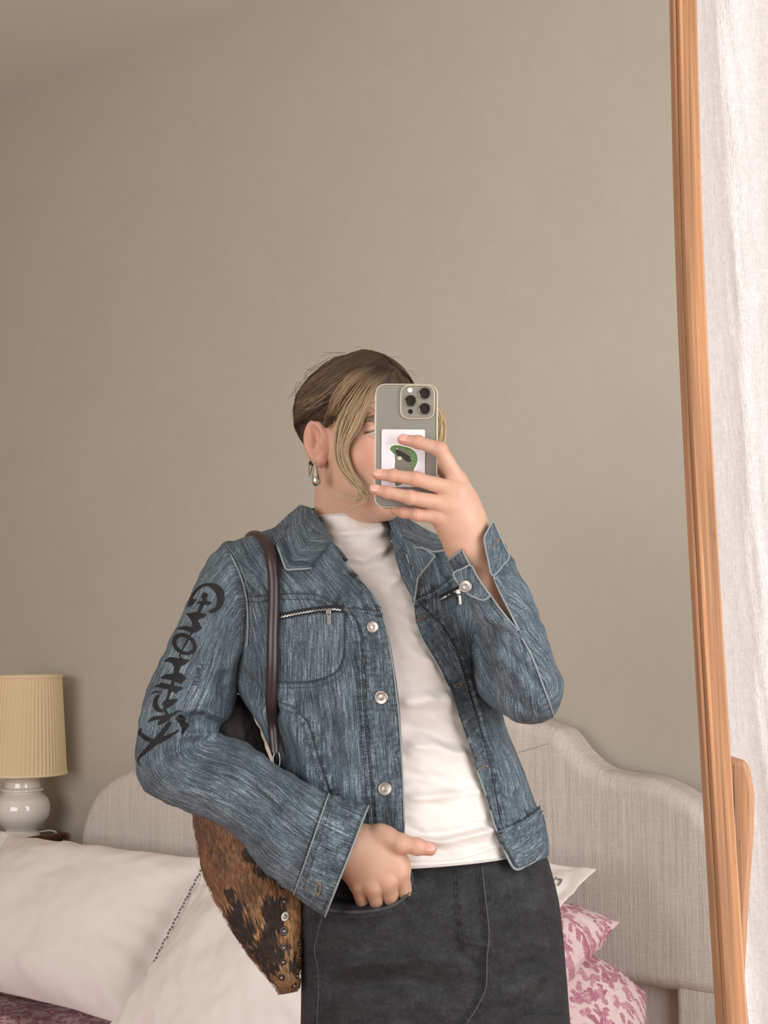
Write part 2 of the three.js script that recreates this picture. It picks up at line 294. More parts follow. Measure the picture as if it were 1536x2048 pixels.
function pillowGeo(w, h, t, flange, k, wr = 1, round = 0) {                   // local x width, y height, z thickness; a flat border outside the filling
  const nx = 70, ny = 50, pos = [], uv = [], idx = [];
  for (const sd of [1, -1]) {
    const o0 = pos.length / 3;
    for (let j = 0; j <= ny; j++) for (let i = 0; i <= nx; i++) {
      const a = i / nx * 2 - 1, b = j / ny * 2 - 1, fl = Array.isArray(flange) ? flange : [flange, flange], fa = fl[0] / (w / 2), fb = fl[1] / (h / 2);
      const qa = clamp(Math.abs(a) / (1 - fa), 0, 1), qb = clamp(Math.abs(b) / (1 - fb), 0, 1), e = Math.pow(Math.max(0, (1 - qa ** 2.6) * (1 - qb ** 2.6)), 0.55);
      const pin = 1 - 0.07 * (1 - b * b) * a * a - round * b * b * (0.5 + 0.5 * a * a), pin2 = 1 - 0.07 * (1 - a * a) * b * b - round * a * a * (0.5 + 0.5 * b * b);
      const cr = wr * (0.008 * noise(a * 1.6 + k, b * 1.5 + k, k) + 0.0035 * Math.abs(noise(a * 3.5 + k, b * 2.4, k + 4)) + 0.0012 * noise(a * 9, b * 7, k)) * (0.35 + 0.65 * Math.min(1, e * 2));
      const rad = wr * 0.0032 * Math.sin((Math.atan2(b, a)) * 22 + 3 * noise(a, b, k)) * smooth(0.6, 0.95, Math.max(qa, qb)) * (1 - smooth(0.97, 1, Math.max(qa, qb)));
      pos.push(a * w / 2 * pin, b * h / 2 * pin2, sd * (e * t / 2 + 0.0015) + cr + rad * sd + fl[0] * 0.12 * noise(a * 4, b * 4, k + 9) * (1 - e));
      uv.push(a * w / 2 + k * 0.31, b * h / 2 + k * 0.17);
      if (i < nx && j < ny) { const o = o0 + j * (nx + 1) + i; sd > 0 ? idx.push(o, o + 1, o + nx + 1, o + 1, o + nx + 2, o + nx + 1) : idx.push(o, o + nx + 1, o + 1, o + 1, o + nx + 1, o + nx + 2); }
    }
  }
  const row = nx + 1, back = row * (ny + 1), rim = [];
  for (let i = 0; i < nx; i++) rim.push([i, i + 1]); for (let j = 0; j < ny; j++) rim.push([j * row + nx, (j + 1) * row + nx]);
  for (let i = nx; i > 0; i--) rim.push([ny * row + i, ny * row + i - 1]); for (let j = ny; j > 0; j--) rim.push([j * row, (j - 1) * row]);
  for (const [a, b] of rim) idx.push(a, a + back, b, b, a + back, b + back);
  return indexed(pos, uv, idx);
}
function pillow(name, label, m, at, [w, h, t, fl, round], lean, turn, roll, k, wr) {
  const g = thing(name, label, 'pillow', at); g.rotation.set(lean, ROOM_TURN + turn, roll, 'YXZ');
  const c = part('cover', pillowGeo(w, h, t, fl, k, wr, round), m, g); return [g, c];
}
function hemDots(g, w, h, fl, side, k) {                           // openwork row along the flange
  const list = [];
  for (let i = 0; i < 46; i++) { const b = (i / 45 - 0.5) * h * 0.9; list.push(new THREE.BoxGeometry(0.0045, 0.006, 0.003).translate(side * (w / 2 - fl * 0.98), b, 0.012 + 0.004 * Math.abs(Math.sin(i)))); }
  part('openwork_hem', merged(list), M.embroid, g, 'row of grey openwork stitches');
}
{
  const [g1] = pillow('white_pillow', 'large white pillow with openwork border leaning beside the nightstand', M.cotton, room(-0.775, 0.56, 0.4), [0.89, 0.47, 0.22, [0.05, 0.004]], -0.7, 0.04, 0.0, 1, 1);
  hemDots(g1, 0.89, 0.47, 0.05, 1);
  pillow('white_pillow', 'plain white pillow leaning behind the handbag', M.cotton, room(-0.01, 0.55, 0.5), [0.63, 0.5, 0.2, [0.03, 0.004]], -0.8, -0.04, 0.0, 2, 1);
  pillow('toile_cushion', 'plump pink toile cushion lowest in the pile by the headboard end', M.toile, P(985, 2052, 2.72), [0.64, 0.46, 0.32, 0.0, 0.2], -0.9, 0.1, -0.2, 3, 0.8);
  pillow('toile_pillow', 'pink toile pillow under the embroidered white one', M.toile, P(934, 1882, 2.72), [0.56, 0.34, 0.17, 0.0, 0.05], -1.2, 0.0, -0.08, 4, 1);
  const [g5] = pillow('embroidered_pillow', 'white pillow with grey embroidered letters on top of the toile pillow', M.cotton, P(908, 1796, 2.76), [0.52, 0.3, 0.06, 0.03], -1.05, 0.0, -0.05, 5, 0.5);
  const em = []; for (const [x, y, w, h] of [[0.172, 0.085, 0.004, 0.016], [0.18, 0.09, 0.014, 0.004], [0.188, 0.082, 0.004, 0.016], [0.2, 0.086, 0.004, 0.018], [0.21, 0.09, 0.012, 0.004], [0.216, 0.08, 0.004, 0.014]]) em.push(new RoundedBoxGeometry(w, h, 0.003, 2, 0.001).translate(x, y, 0.013));
  part('embroidery', merged(em), M.embroid, g5, 'grey embroidered letters');
}

// ---------------------------------------------------------------- nightstand and lamp
{
  const uR = -1.222, w = 0.5, dpt = 0.42, top = 0.71, g = thing('nightstand', 'dark glossy mahogany nightstand under the ceramic lamp', 'nightstand', room(uR - w / 2, 0, 0.02 + dpt / 2), ROOM_TURN);
  part('body', metreUV(new RoundedBoxGeometry(w - 0.012, top - 0.16, dpt - 0.012, 3, 0.006).translate(0, 0.14 + (top - 0.16) / 2, 0)), M.mahogany, g);
  part('top', metreUV(new RoundedBoxGeometry(w, 0.022, dpt, 3, 0.006).translate(0, top - 0.011, 0)), M.mahogany, g);
  const dr = part('drawer', metreUV(new RoundedBoxGeometry(w - 0.06, 0.16, 0.02, 3, 0.006).translate(0, top - 0.13, dpt / 2)), M.mahogany, g);
  part('knob', new THREE.SphereGeometry(0.014, 20, 14).translate(0, top - 0.13, dpt / 2 + 0.02), M.brass, dr);
  for (const a of [-1, 1]) for (const b of [-1, 1]) part('leg', new THREE.CylinderGeometry(0.02, 0.013, 0.15, 14).translate(a * (w / 2 - 0.04), 0.075, b * (dpt / 2 - 0.04)), M.mahogany, g);
  // lamp
  const lamp = thing('table_lamp', 'white ceramic jar lamp with cream pleated shade on the nightstand', 'lamp', room(-1.28, top, 0.15));
  const k = 0.001605, prof = [[0, 0], [33, 0], [34, 4], [32, 7], [30, 10], [40, 20], [49, 32], [53, 45], [52.5, 58], [48, 70], [40, 78], [36, 81], [36, 83], [40, 85], [39, 89], [35, 91], [34, 95], [32, 104], [27, 111], [18, 115], [8, 117], [0, 117]].map(([r, y]) => new THREE.Vector2(r * k, y * k));
  part('ceramic_base', new THREE.LatheGeometry(new THREE.SplineCurve(prof).getPoints(120), 64), M.ceramic, lamp);
  part('brass_neck', new THREE.LatheGeometry([[0, 117], [7, 117], [7, 119], [4, 121], [4, 123], [8, 126], [8, 129], [4, 131], [3, 140], [3, 150], [0, 150]].map(([r, y]) => new THREE.Vector2(r * k, y * k)), 32), M.brass, lamp);
  const y0 = 117 * k, y1 = (117 + 185) * k, r0 = 82 * k, r1 = 68 * k, np = 64, pos = [], uv = [], idx = [], n = np * 6, m = 10;
  for (let j = 0; j <= m; j++) for (let i = 0; i <= n; i++) { const a = i / n * Math.PI * 2, ph = (i % 6) / 6, r = lerp(r0, r1, j / m) * (1 + 0.022 * (Math.abs(ph * 2 - 1) - 0.5)); pos.push(Math.cos(a) * r, lerp(y0, y1, j / m), Math.sin(a) * r); uv.push(a, j / m); if (i < n && j < m) { const o = j * (n + 1) + i; idx.push(o, o + n + 1, o + 1, o + 1, o + n + 1, o + n + 2); } }
  part('pleated_shade', indexed(pos, uv, idx), M.shade, lamp);
  for (const [r, y] of [[r0, y0], [r1, y1]]) part('shade_trim', new THREE.TorusGeometry(r, 0.004, 10, 72).rotateX(Math.PI / 2).translate(0, y, 0), M.shadetrim, lamp);
  part('spider', merged([0, 1, 2].map((i) => new THREE.CylinderGeometry(0.002, 0.002, r1, 8).rotateZ(Math.PI / 2).translate(r1 / 2, y1 - 0.02, 0).rotateY(i * 2.09)).concat([new THREE.CylinderGeometry(0.006, 0.006, 0.22, 12).translate(0, y1 - 0.12, 0)])), M.brass, lamp);
  const cs = [[-1.29, top + 0.004, 0.13], [-1.265, top + 0.006, 0.09], [-1.25, top + 0.004, 0.05], [-1.228, top - 0.03, 0.025], [-1.222, top - 0.2, 0.02], [-1.23, 0.3, 0.02]].map((p) => room(...p));
  wpart('power_cord', tube(cs, 0.0028, false, 60), M.white, lamp);
}

// ---------------------------------------------------------------- the standing mirror's oak frame, and the curtain beside it
{
  const mir = thing('standing_mirror', 'tall oak framed standing mirror beside the white curtain', 'mirror', V(-0.1, 0, -0.9));
  const line = (py) => pwl([[-700, 1362], [-300, 1367], [0, 1372], [500, 1385], [1000, 1408], [1450, 1434], [2048, 1471], [2600, 1507], [4000, 1590]])(py);
  const dep = (py) => lerp(0.935, 0.885, (py + 200) / 2248);
  const sec = [[-0.0066, 0.0065], [0.0054, 0.0065], [0.0068, 0.0052], [0.0068, -0.0065], [-0.0066, -0.0065], [-0.0072, 0.0055]];
  const sweep = (pts, sc) => {
    const pos = [], uv = [], idx = [], n = sc.length; let run = 0;
    pts.forEach((p, j) => { if (j) run += p.distanceTo(pts[j - 1]); for (let i = 0; i <= n; i++) { const [x, z] = sc[i % n]; pos.push(p.x + x, p.y, p.z + z); uv.push(i === 0 ? 0 : sc.slice(0, i).reduce((s, c, q) => s + Math.hypot(sc[(q + 1) % n][0] - c[0], sc[(q + 1) % n][1] - c[1]), 0), run); if (i < n && j < pts.length - 1) { const o = j * (n + 1) + i; idx.push(o, o + 1, o + n + 1, o + 1, o + n + 2, o + n + 1); } } });
    for (const o of [0, (pts.length - 1) * (n + 1)]) for (let i = 1; i < n - 1; i++) idx.push(o, o + i, o + i + 1);
    return indexed(pos, uv, idx).toNonIndexed();
  };
  const flat = (g) => { g.computeVertexNormals(); return g; };
  const R = [], L = [];
  for (let py = -560; py <= 4050; py += 90) R.push(P(line(py), py, dep(py)));
  R.forEach((p) => L.push(V(-0.2 - (p.x - 0.22) - 0.2, p.y, p.z)));
  wpart('stile', flat(sweep(R, sec)), M.oak, mir); wpart('stile', flat(sweep(L, sec)), M.oak, mir);
  wpart('inner_lip', flat(sweep(R.map((p) => p.clone().add(V(-0.0078, 0, 0))), [[-0.0012, -0.004], [0.0006, -0.002], [0.0006, -0.016], [-0.0012, -0.016]])), M.oak, mir);
  wpart('inner_lip', flat(sweep(L.map((p) => p.clone().add(V(0.0078, 0, 0))), [[-0.0006, -0.002], [0.0012, -0.004], [0.0012, -0.016], [-0.0006, -0.016]])), M.oak, mir);
  for (const e of [R.length - 1, 0]) { const a = L[e], b = R[e]; const g = metreUV(new RoundedBoxGeometry(b.x - a.x + 0.0136, 0.014, 0.013, 3, 0.002)); g.translate((a.x + b.x) / 2, a.y, a.z); wpart('rail', g, M.oak, mir); }
  // bent wooden support leg behind the stile
  const d0 = 0.945, out = [[1440, 1540], [1452, 1518], [1470, 1516], [1486, 1520], [1496, 1534], [1502, 1560], [1506, 1592], [1505, 1650], [1502, 1710], [1497, 1770], [1492, 1850], [1488, 1930], [1484, 2010], [1484, 2100], [1502, 2500], [1536, 3350], [1500, 3360], [1470, 2500], [1457, 2048], [1444, 1800]].map(([x, y]) => { const p = P(x, y, d0); return new THREE.Vector2(p.x, Math.max(0.001, p.y)); });
  const ls = new THREE.Shape(); ls.moveTo(out[0].x, out[0].y); ls.splineThru(out.slice(1, 14)); out.slice(14).forEach((p) => ls.lineTo(p.x, p.y));
  wpart('support_leg', metreUV(new THREE.ExtrudeGeometry(ls, { depth: 0.022, bevelEnabled: true, bevelThickness: 0.006, bevelSize: 0.005, bevelOffset: -0.005, bevelSegments: 5, curveSegments: 6 }).translate(0, 0, -d0 - 0.02)), M.oak, mir);
  // curtain
  const cur = thing('curtain', 'white crinkled gauze curtain hanging beside the mirror', 'curtain', room(1.82, 0, 1.7), ROOM_TURN);
  const nx = 200, ny = 160, pos = [], uv = [], idx = [], H = 3.1;
  for (let j = 0; j <= ny; j++) for (let i = 0; i <= nx; i++) {
    const a = i / nx, y = 0.02 + j / ny * H; let py = 1024;
    for (let q = 0; q < 12; q++) py += (P(1400, py, 1.09).y - y) * 2200;
    const kx = (line(clamp(py, -650, 3600)) + 8 - 768) / FOC, ul = (2.065 * kx + 1.02) / (0.8 + 0.6 * kx) - 1.82, u = lerp(ul, 0.28, a);
    const z = smooth(0, 0.12, a) * 0.022 * Math.sin(a * 17 + 0.5 * noise(a * 3, y, 1) + 0.6) * (0.8 + 0.2 * y / H) + 0.008 * noise(a * 9, y * 1.2, 5) + 0.002 * noise(a * 60, y * 8, 3);
    pos.push(u, y, z); uv.push(a * 0.7, y); if (i < nx && j < ny) { const o = j * (nx + 1) + i; idx.push(o, o + 1, o + nx + 1, o + 1, o + nx + 2, o + nx + 1); }
  }
  part('cloth', indexed(pos, uv, idx), M.curtain, cur);
  part('rail', new RoundedBoxGeometry(0.6, 0.03, 0.06, 3, 0.006).translate(0, 3.135, 0), M.white, cur);
  for (const a of [-0.22, 0.22]) part('bracket', new THREE.BoxGeometry(0.03, 0.06, 0.04).translate(a, 3.18, 0), M.white, cur);
}

// ---------------------------------------------------------------- cloth built as rings: two outline points, a distance and a half depth per ring
class Loft {
  constructor(keys, { p = 2.25, sag = false } = {}) { this.k = keys; this.p = p; this.sag = sag; this.n = keys[0].length; }
  row(v) {
    const f = clamp(v, 0, 1) * (this.k.length - 1), i = Math.min(this.k.length - 2, Math.floor(f)), t = f - i, K = (j) => this.k[clamp(j, 0, this.k.length - 1)], a = K(i - 1), b = K(i), c = K(i + 1), d = K(i + 2);
    return b.map((_, q) => 0.5 * (2 * b[q] + (c[q] - a[q]) * t + (2 * a[q] - 5 * b[q] + 4 * c[q] - d[q]) * t * t + (3 * b[q] - a[q] - 3 * c[q] + d[q]) * t * t * t));
  }
  pt(v, th, off = 0, dispFn) {                                     // -> [px, py, depth]
    const [lx, ly, rx, ry, d, t, tilt = 0] = this.row(v), c0 = Math.cos(th), s0 = Math.sin(th), e = 2 / this.p;
    const c = Math.sign(c0) * Math.pow(Math.abs(c0), e), s = Math.sign(s0) * Math.pow(Math.abs(s0), e), hx = (rx - lx) / 2, hy = (ry - ly) / 2, L = Math.hypot(hx, hy) || 1;
    let px = (lx + rx) / 2 + hx * c, py = (ly + ry) / 2 + hy * c, dep = d + tilt * c - t * s;
    if (this.sag) py += (py - 1297) * (t / d) * s;
    if (dispFn) off += dispFn(px, py, v, th);
    const k = off * FOC / d;
    return [px + hx / L * c0 * k, py + hy / L * c0 * k, dep - s0 * off];
  }
}
class DepthMap {                                                   // nearest distance of a built surface, per photograph pixel
  constructor(x0, y0, x1, y1) { Object.assign(this, { x0, y0, w: x1 - x0, h: y1 - y0, d: new Float32Array((x1 - x0) * (y1 - y0)).fill(9) }); }
  tri(a, b, c) {
    const X0 = Math.max(0, Math.floor(Math.min(a[0], b[0], c[0]) - this.x0)), X1 = Math.min(this.w - 1, Math.ceil(Math.max(a[0], b[0], c[0]) - this.x0)), Y0 = Math.max(0, Math.floor(Math.min(a[1], b[1], c[1]) - this.y0)), Y1 = Math.min(this.h - 1, Math.ceil(Math.max(a[1], b[1], c[1]) - this.y0));
    const D = (b[1] - c[1]) * (a[0] - c[0]) + (c[0] - b[0]) * (a[1] - c[1]); if (Math.abs(D) < 1e-9) return;
    for (let y = Y0; y <= Y1; y++) for (let x = X0; x <= X1; x++) {
      const X = x + this.x0, Y = y + this.y0, l0 = ((b[1] - c[1]) * (X - c[0]) + (c[0] - b[0]) * (Y - c[1])) / D, l1 = ((c[1] - a[1]) * (X - c[0]) + (a[0] - c[0]) * (Y - c[1])) / D, l2 = 1 - l0 - l1;
      if (l0 < -0.02 || l1 < -0.02 || l2 < -0.02) continue;
      const z = l0 * a[2] + l1 * b[2] + l2 * c[2], o = y * this.w + x; if (z < this.d[o]) this.d[o] = z;
    }
  }
  at(px, py) {
    const X = clamp(px - this.x0, 0, this.w - 1.01), Y = clamp(py - this.y0, 0, this.h - 1.01), x = Math.floor(X), y = Math.floor(Y), tx = X - x, ty = Y - y, q = (i, j) => this.d[(y + j) * this.w + x + i];
    const v = [q(0, 0), q(1, 0), q(0, 1), q(1, 1)];
    if (v.every((z) => z < 8)) return lerp(lerp(v[0], v[1], tx), lerp(v[2], v[3], tx), ty);
    for (let r = 1; r < 60; r++) { let best = 9; for (let k = 0; k < 16; k++) { const xx = Math.round(X + r * Math.cos(k * 0.3927)), yy = Math.round(Y + r * Math.sin(k * 0.3927)); if (xx >= 0 && yy >= 0 && xx < this.w && yy < this.h) best = Math.min(best, this.d[yy * this.w + xx]); } if (best < 8) return best; }
    return 1.9;
  }
  pos(px, py, off = 0) { return P(px, py, this.at(px, py) - off); }
  frame(px, py, off = 0, e = 5) { const p = this.pos(px, py, off), x = this.pos(px + e, py).sub(this.pos(px - e, py)), y = this.pos(px, py - e).sub(this.pos(px, py + e)), n = x.cross(y).normalize(); return [p, n]; }
}
// a ring surface; range(v) gives the first and last angle; colour(px, py, v, th) a factor for the dye
function ringMesh(loft, nv, nu, { range = () => [-Math.PI / 2, Math.PI * 1.5], disp, colour, map, split = false } = {}) {
  const pos = [], uv = [], idx = [], col = [], pix = [], W = [];
  for (let j = 0; j <= nv; j++) {
    const v = j / nv, [a, b] = range(v); let run = 0; const rowU = [], rowW = [];
    for (let i = 0; i <= nu; i++) {
      const th = lerp(a, b, i / nu), q = loft.pt(v, th, 0, disp), wd = P(...q), w = P(...loft.pt(v, th)); pix.push(q); pos.push(wd.x, wd.y, wd.z);
      if (i) run += w.distanceTo(rowW[i - 1]); rowU.push(run); rowW.push(w);
      if (colour) { const c = colour(q[0], q[1], v, th); col.push(...(Array.isArray(c) ? c : [c, c, c])); }
    }
    W.push(rowW);
    const mid = rowU[Math.round(nu * clamp((Math.PI / 2 - a) / (b - a), 0, 1))];
    for (let i = 0; i <= nu; i++) uv.push(split ? (i < nu * 0.6 ? rowU[i] : rowU[i] - run + 3) : rowU[i] - mid, 0);
  }
  for (let i = 0; i <= nu; i++) { let run = 0; for (let j = 0; j <= nv; j++) { if (j) run += W[j][i].distanceTo(W[j - 1][i]); uv[(j * (nu + 1) + i) * 2 + 1] = -run; } }
  for (let j = 0; j < nv; j++) for (let i = 0; i < nu; i++) { const o = j * (nu + 1) + i; idx.push(o, o + nu + 1, o + 1, o + 1, o + nu + 1, o + nu + 2); }
  if (map) for (let t = 0; t < idx.length; t += 3) map.tri(pix[idx[t]], pix[idx[t + 1]], pix[idx[t + 2]]);
  const g = indexed(pos, uv, idx, colour ? col : null);
  const closed = Math.abs(loft.pt(0, range(0)[0])[0] - loft.pt(0, range(0)[1])[0]) < 0.01;
  if (closed) { const n = g.attributes.normal; for (let j = 0; j <= nv; j++) { const a = j * (nu + 1), b = a + nu, v = V(n.getX(a) + n.getX(b), n.getY(a) + n.getY(b), n.getZ(a) + n.getZ(b)).normalize(); n.setXYZ(a, v.x, v.y, v.z); n.setXYZ(b, v.x, v.y, v.z); } }
  return g;
}
// a solid sheet from a grid of points in the place
function sheet(rows, thick, uvScale = 1, cols) {
  const n = rows.length, m = rows[0].length, pos = [], uv = [], idx = [], nor = [];
  const at = (j, i) => rows[clamp(j, 0, n - 1)][clamp(i, 0, m - 1)];
  for (let j = 0; j < n; j++) { nor.push([]); for (let i = 0; i < m; i++) nor[j].push(at(j, i + 1).clone().sub(at(j, i - 1)).cross(at(j - 1, i).clone().sub(at(j + 1, i))).normalize()); }
  for (const sd of [0, 1]) for (let j = 0; j < n; j++) { let run = 0; for (let i = 0; i < m; i++) { if (i) run += at(j, i).distanceTo(at(j, i - 1)); const q = at(j, i).clone().addScaledVector(nor[j][i], sd ? -thick : 0); pos.push(q.x, q.y, q.z); uv.push(run * uvScale, -j / n * at(0, 0).distanceTo(at(n - 1, 0)) * uvScale); } }
  for (let j = 0; j < n - 1; j++) for (let i = 0; i < m - 1; i++) { const o = j * m + i, b = o + n * m; idx.push(o, o + m, o + 1, o + 1, o + m, o + m + 1, b, b + 1, b + m, b + 1, b + m + 1, b + m); }
  const rim = []; for (let i = 0; i < m - 1; i++) rim.push([i + 1, i], [(n - 1) * m + i, (n - 1) * m + i + 1]); for (let j = 0; j < n - 1; j++) rim.push([j * m, (j + 1) * m], [(j + 1) * m + m - 1, j * m + m - 1]);
  for (const [a, b] of rim) idx.push(a, b, a + n * m, b, b + n * m, a + n * m);
  let col = null; if (cols) { const one = cols.flat().flatMap((c) => [c, c, c]); col = one.concat(one); }
  return indexed(pos, uv, idx, col);
}
const along = (path, t) => { let L = [0]; for (let i = 1; i < path.length; i++) L.push(L[i - 1] + Math.hypot(path[i][0] - path[i - 1][0], path[i][1] - path[i - 1][1])); const s = t * L[L.length - 1]; let i = 1; while (i < path.length - 1 && L[i] < s) i++; const k = clamp((s - L[i - 1]) / (L[i] - L[i - 1] || 1), 0, 1); return path[i].map((_, q) => lerp(path[i - 1][q], path[i][q], k)); };
const spline = (path, n = 60) => new THREE.SplineCurve(path.map((p) => new THREE.Vector2(p[0], p[1]))).getSpacedPoints(n).map((p) => [p.x, p.y]);
function band(A, B, map, n, m, off, bulge = 0, thick = 0.002, dye) {
  const cols = [], rows = Array.from({ length: n }, (_, j) => { const a = along(A, j / (n - 1)), b = along(B, j / (n - 1)); cols.push([]); return Array.from({ length: m }, (_, i) => { const s = i / (m - 1), x = lerp(a[0], b[0], s), y = lerp(a[1], b[1], s); if (dye) cols[j].push(dye(x, y, s)); return map.pos(x, y, off + bulge * Math.sin(s * Math.PI)); }); });
  return sheet(rows, thick, 1, dye ? cols : null);
}
const cord = (path, map, r, off, n = 60, sides = 6) => tube(spline(path, n).map(([x, y]) => map.pos(x, y, off)), r, false, n, sides);
function stitches(path, map, off = 0.0012, gap = 6.2, len = 3.9, r = 0.00055) {
  const L = path.reduce((s, p, i) => i ? s + Math.hypot(p[0] - path[i - 1][0], p[1] - path[i - 1][1]) : 0, 0), n = Math.max(2, Math.round(L / gap)), sp2 = spline(path, n * 2), list = [];
  for (let i = 0; i < n; i++) { const a = map.pos(...sp2[i * 2], off), b0 = map.pos(...sp2[i * 2 + 1], off), b = a.clone().lerp(b0, len / gap * 2 > 2 ? 1 : len / (gap / 2) * 0.85), d = b.clone().sub(a), g = new THREE.CylinderGeometry(r, r, d.length() * 1.1, 5); g.applyQuaternion(new THREE.Quaternion().setFromUnitVectors(V(0, 1, 0), d.clone().normalize())); g.translate((a.x + b.x) / 2, (a.y + b.y) / 2, (a.z + b.z) / 2); list.push(g); }
  return merged(list);
}
const shift = (path, d) => spline(path, 40).map((p, i, s) => { const a = s[Math.max(0, i - 1)], b = s[Math.min(s.length - 1, i + 1)], L = Math.hypot(b[0] - a[0], b[1] - a[1]) || 1; return [p[0] - (b[1] - a[1]) / L * d, p[1] + (b[0] - a[0]) / L * d]; });
// flat print: an outline laid on a surface
const tess = new TessellateModifier(5, 8);
function printOn(shapes, map, off) {
  const g = tess.modify(strip(new THREE.ShapeGeometry(shapes, 10))), p = g.attributes.position;
  for (let i = 0; i < p.count; i++) { const q = map.pos(p.getX(i), p.getY(i), off); p.setXYZ(i, q.x, q.y, q.z); }
  const o = mergeVertices((g.deleteAttribute('normal'), g.deleteAttribute('uv'), g), 1e-6); o.computeVertexNormals(); return o;
}
const poly = (pts, smoothIt = true) => { const s = new THREE.Shape(); s.moveTo(...pts[0]); if (smoothIt) s.splineThru(pts.slice(1).concat([pts[0]]).map((p) => new THREE.Vector2(...p))); else pts.slice(1).forEach((p) => s.lineTo(...p)); return s; };
const placed = (g, p, n, up = V(0, 1, 0)) => { const z = n.clone().normalize(), x = up.clone().cross(z).normalize(), y = z.clone().cross(x); return g.applyMatrix4(new THREE.Matrix4().makeBasis(x, y, z).setPosition(p)); };

// ---------------------------------------------------------------- the person
const person = thing('person', 'person in blue denim jacket, white top and black jeans raising a phone', 'person', V(0.09, 0, -1.97));
const BD = 1.97;
// -- jacket torso
const JL = pwl([[1026, 606], [1040, 588], [1052, 560], [1066, 520], [1080, 476], [1092, 446], [1120, 436], [1160, 452], [1220, 466], [1290, 472], [1345, 470], [1380, 474], [1420, 498], [1450, 518], [1500, 540], [1540, 552], [1600, 562], [1660, 566], [1710, 570]]);
const JR = pwl([[1026, 800], [1050, 836], [1066, 866], [1085, 908], [1100, 942], [1120, 974], [1150, 996], [1200, 1002], [1290, 998], [1400, 1002], [1450, 1011], [1500, 1031], [1550, 1051], [1590, 1065], [1620, 1076], [1650, 1088], [1680, 1096], [1710, 1098]]);
const GL = pwl([[1030, 626], [1060, 650], [1100, 676], [1130, 694], [1150, 714], [1180, 741], [1205, 757], [1240, 769], [1280, 778], [1330, 786], [1390, 794], [1450, 800], [1550, 806], [1640, 809], [1730, 808]]);
const GR = pwl([[1030, 770], [1060, 784], [1110, 812], [1160, 824], [1202, 828], [1233, 830], [1272, 841], [1319, 868], [1362, 891], [1400, 905], [1450, 921], [1500, 940], [1560, 960], [1600, 974], [1650, 988], [1680, 1001], [1710, 1014], [1740, 1031]]);
const JT = pwl([[1026, 0.055], [1066, 0.075], [1100, 0.095], [1150, 0.112], [1300, 0.128], [1420, 0.118], [1520, 0.112], [1620, 0.118], [1710, 0.126]]);
const torsoKeys = []; for (let y = 1026; y <= 1708; y += 11) torsoKeys.push([JL(y), y, JR(y), y, BD + pwl([[1026, 0.02], [1150, 0], [1710, 0]])(y), JT(y), 0.022]);
const torso = new Loft(torsoKeys, { p: 2.35, sag: true });
const edgeAngle = (v, fn) => { let lo = 0.02, hi = Math.PI - 0.02; for (let i = 0; i < 34; i++) { const m = (lo + hi) / 2, [x, y] = torso.pt(v, m); if (x > fn(y)) lo = m; else hi = m; } return (lo + hi) / 2; };
const vlSeams = { yoke: [[494, 1194], [545, 1190], [587, 1187], [634, 1190], [673, 1210], [697, 1216], [768, 1222]], placket: [[697, 1217], [712, 1240], [721, 1270], [724, 1311], [728, 1400], [736, 1500], [745, 1600], [750, 1690]], side: [[553, 1402], [590, 1416], [615, 1444], [630, 1491], [645, 1539], [663, 1593], [680, 1650]] };
const vrSeams = { yoke: [[832, 1198], [869, 1180], [908, 1152], [950, 1136]], placket: [[838, 1204], [857, 1223], [884, 1250], [910, 1290], [926, 1335], [951, 1421], [968, 1480], [986, 1556], [1002, 1640]], band: [[992, 1664], [1030, 1650], [1062, 1630], [1080, 1612]] };
const allSeams = [...Object.values(vlSeams), ...Object.values(vrSeams)], edges = [Array.from({ length: 40 }, (_, i) => [GL(1130 + i * 15), 1130 + i * 15]), Array.from({ length: 40 }, (_, i) => [GR(1110 + i * 16), 1110 + i * 16])];
const wear = (px, py, s = 0) => {                                  // washed-out and dark dye, blotchy along the seams
  let k = 1.02 + 0.3 * noise(px / 70, py / 110, 3 + s) + 0.16 * noise(px / 22, py / 40, 8 + s);
  for (const p of allSeams) { const [d, at] = distToPath(px, py, p); if (d < 22) k += (1 - d / 22) * (1.0 * noise(at / 8, d / 26, 5) - 0.2); }
  for (const p of edges) { const [d, at] = distToPath(px, py, p); if (d < 30) k += (1 - d / 30) * (0.9 * noise(at / 9, d / 22, 15) - 0.16); }
  return clamp(k, 0.38, 1.75);
};
const torsoFolds = folds([[[[560, 1380], [600, 1480], [640, 1600]], 0.006, 16], [[[690, 1400], [700, 1500], [690, 1640]], 0.005, 18], [[[480, 1340], [520, 1400], [560, 1430]], -0.007, 12], [[[870, 1340], [930, 1450], [985, 1560]], 0.003, 14], [[[640, 1120], [690, 1170], [740, 1215]], 0.004, 14], [[[500, 1100], [520, 1160], [530, 1220]], -0.004, 14], [[[1010, 1480], [1030, 1540], [1050, 1600]], 0.004, 10], [[[940, 1240], [955, 1320], [980, 1400]], -0.006, 14], [[[975, 1560], [1020, 1590], [1060, 1600]], -0.004, 9]]);
const seamRelief = (px, py) => { let h = 0; for (const p of allSeams) { const [d, at] = distToPath(px, py, p); if (d < 34) h += 0.0016 * Math.exp(-((d - 6) ** 2) / 22) - 0.0022 * Math.exp(-(d * d) / 7) + 0.0013 * noise(at / 7, d / 20, 44) * Math.exp(-(d * d) / 300); } for (const p of edges) { const [d, at] = distToPath(px, py, p); if (d < 40) h += 0.0013 * noise(at / 8, d / 24, 48) * Math.exp(-(d * d) / 500); } return h; };
const torsoMap = new DepthMap(400, 1000, 1130, 1780);
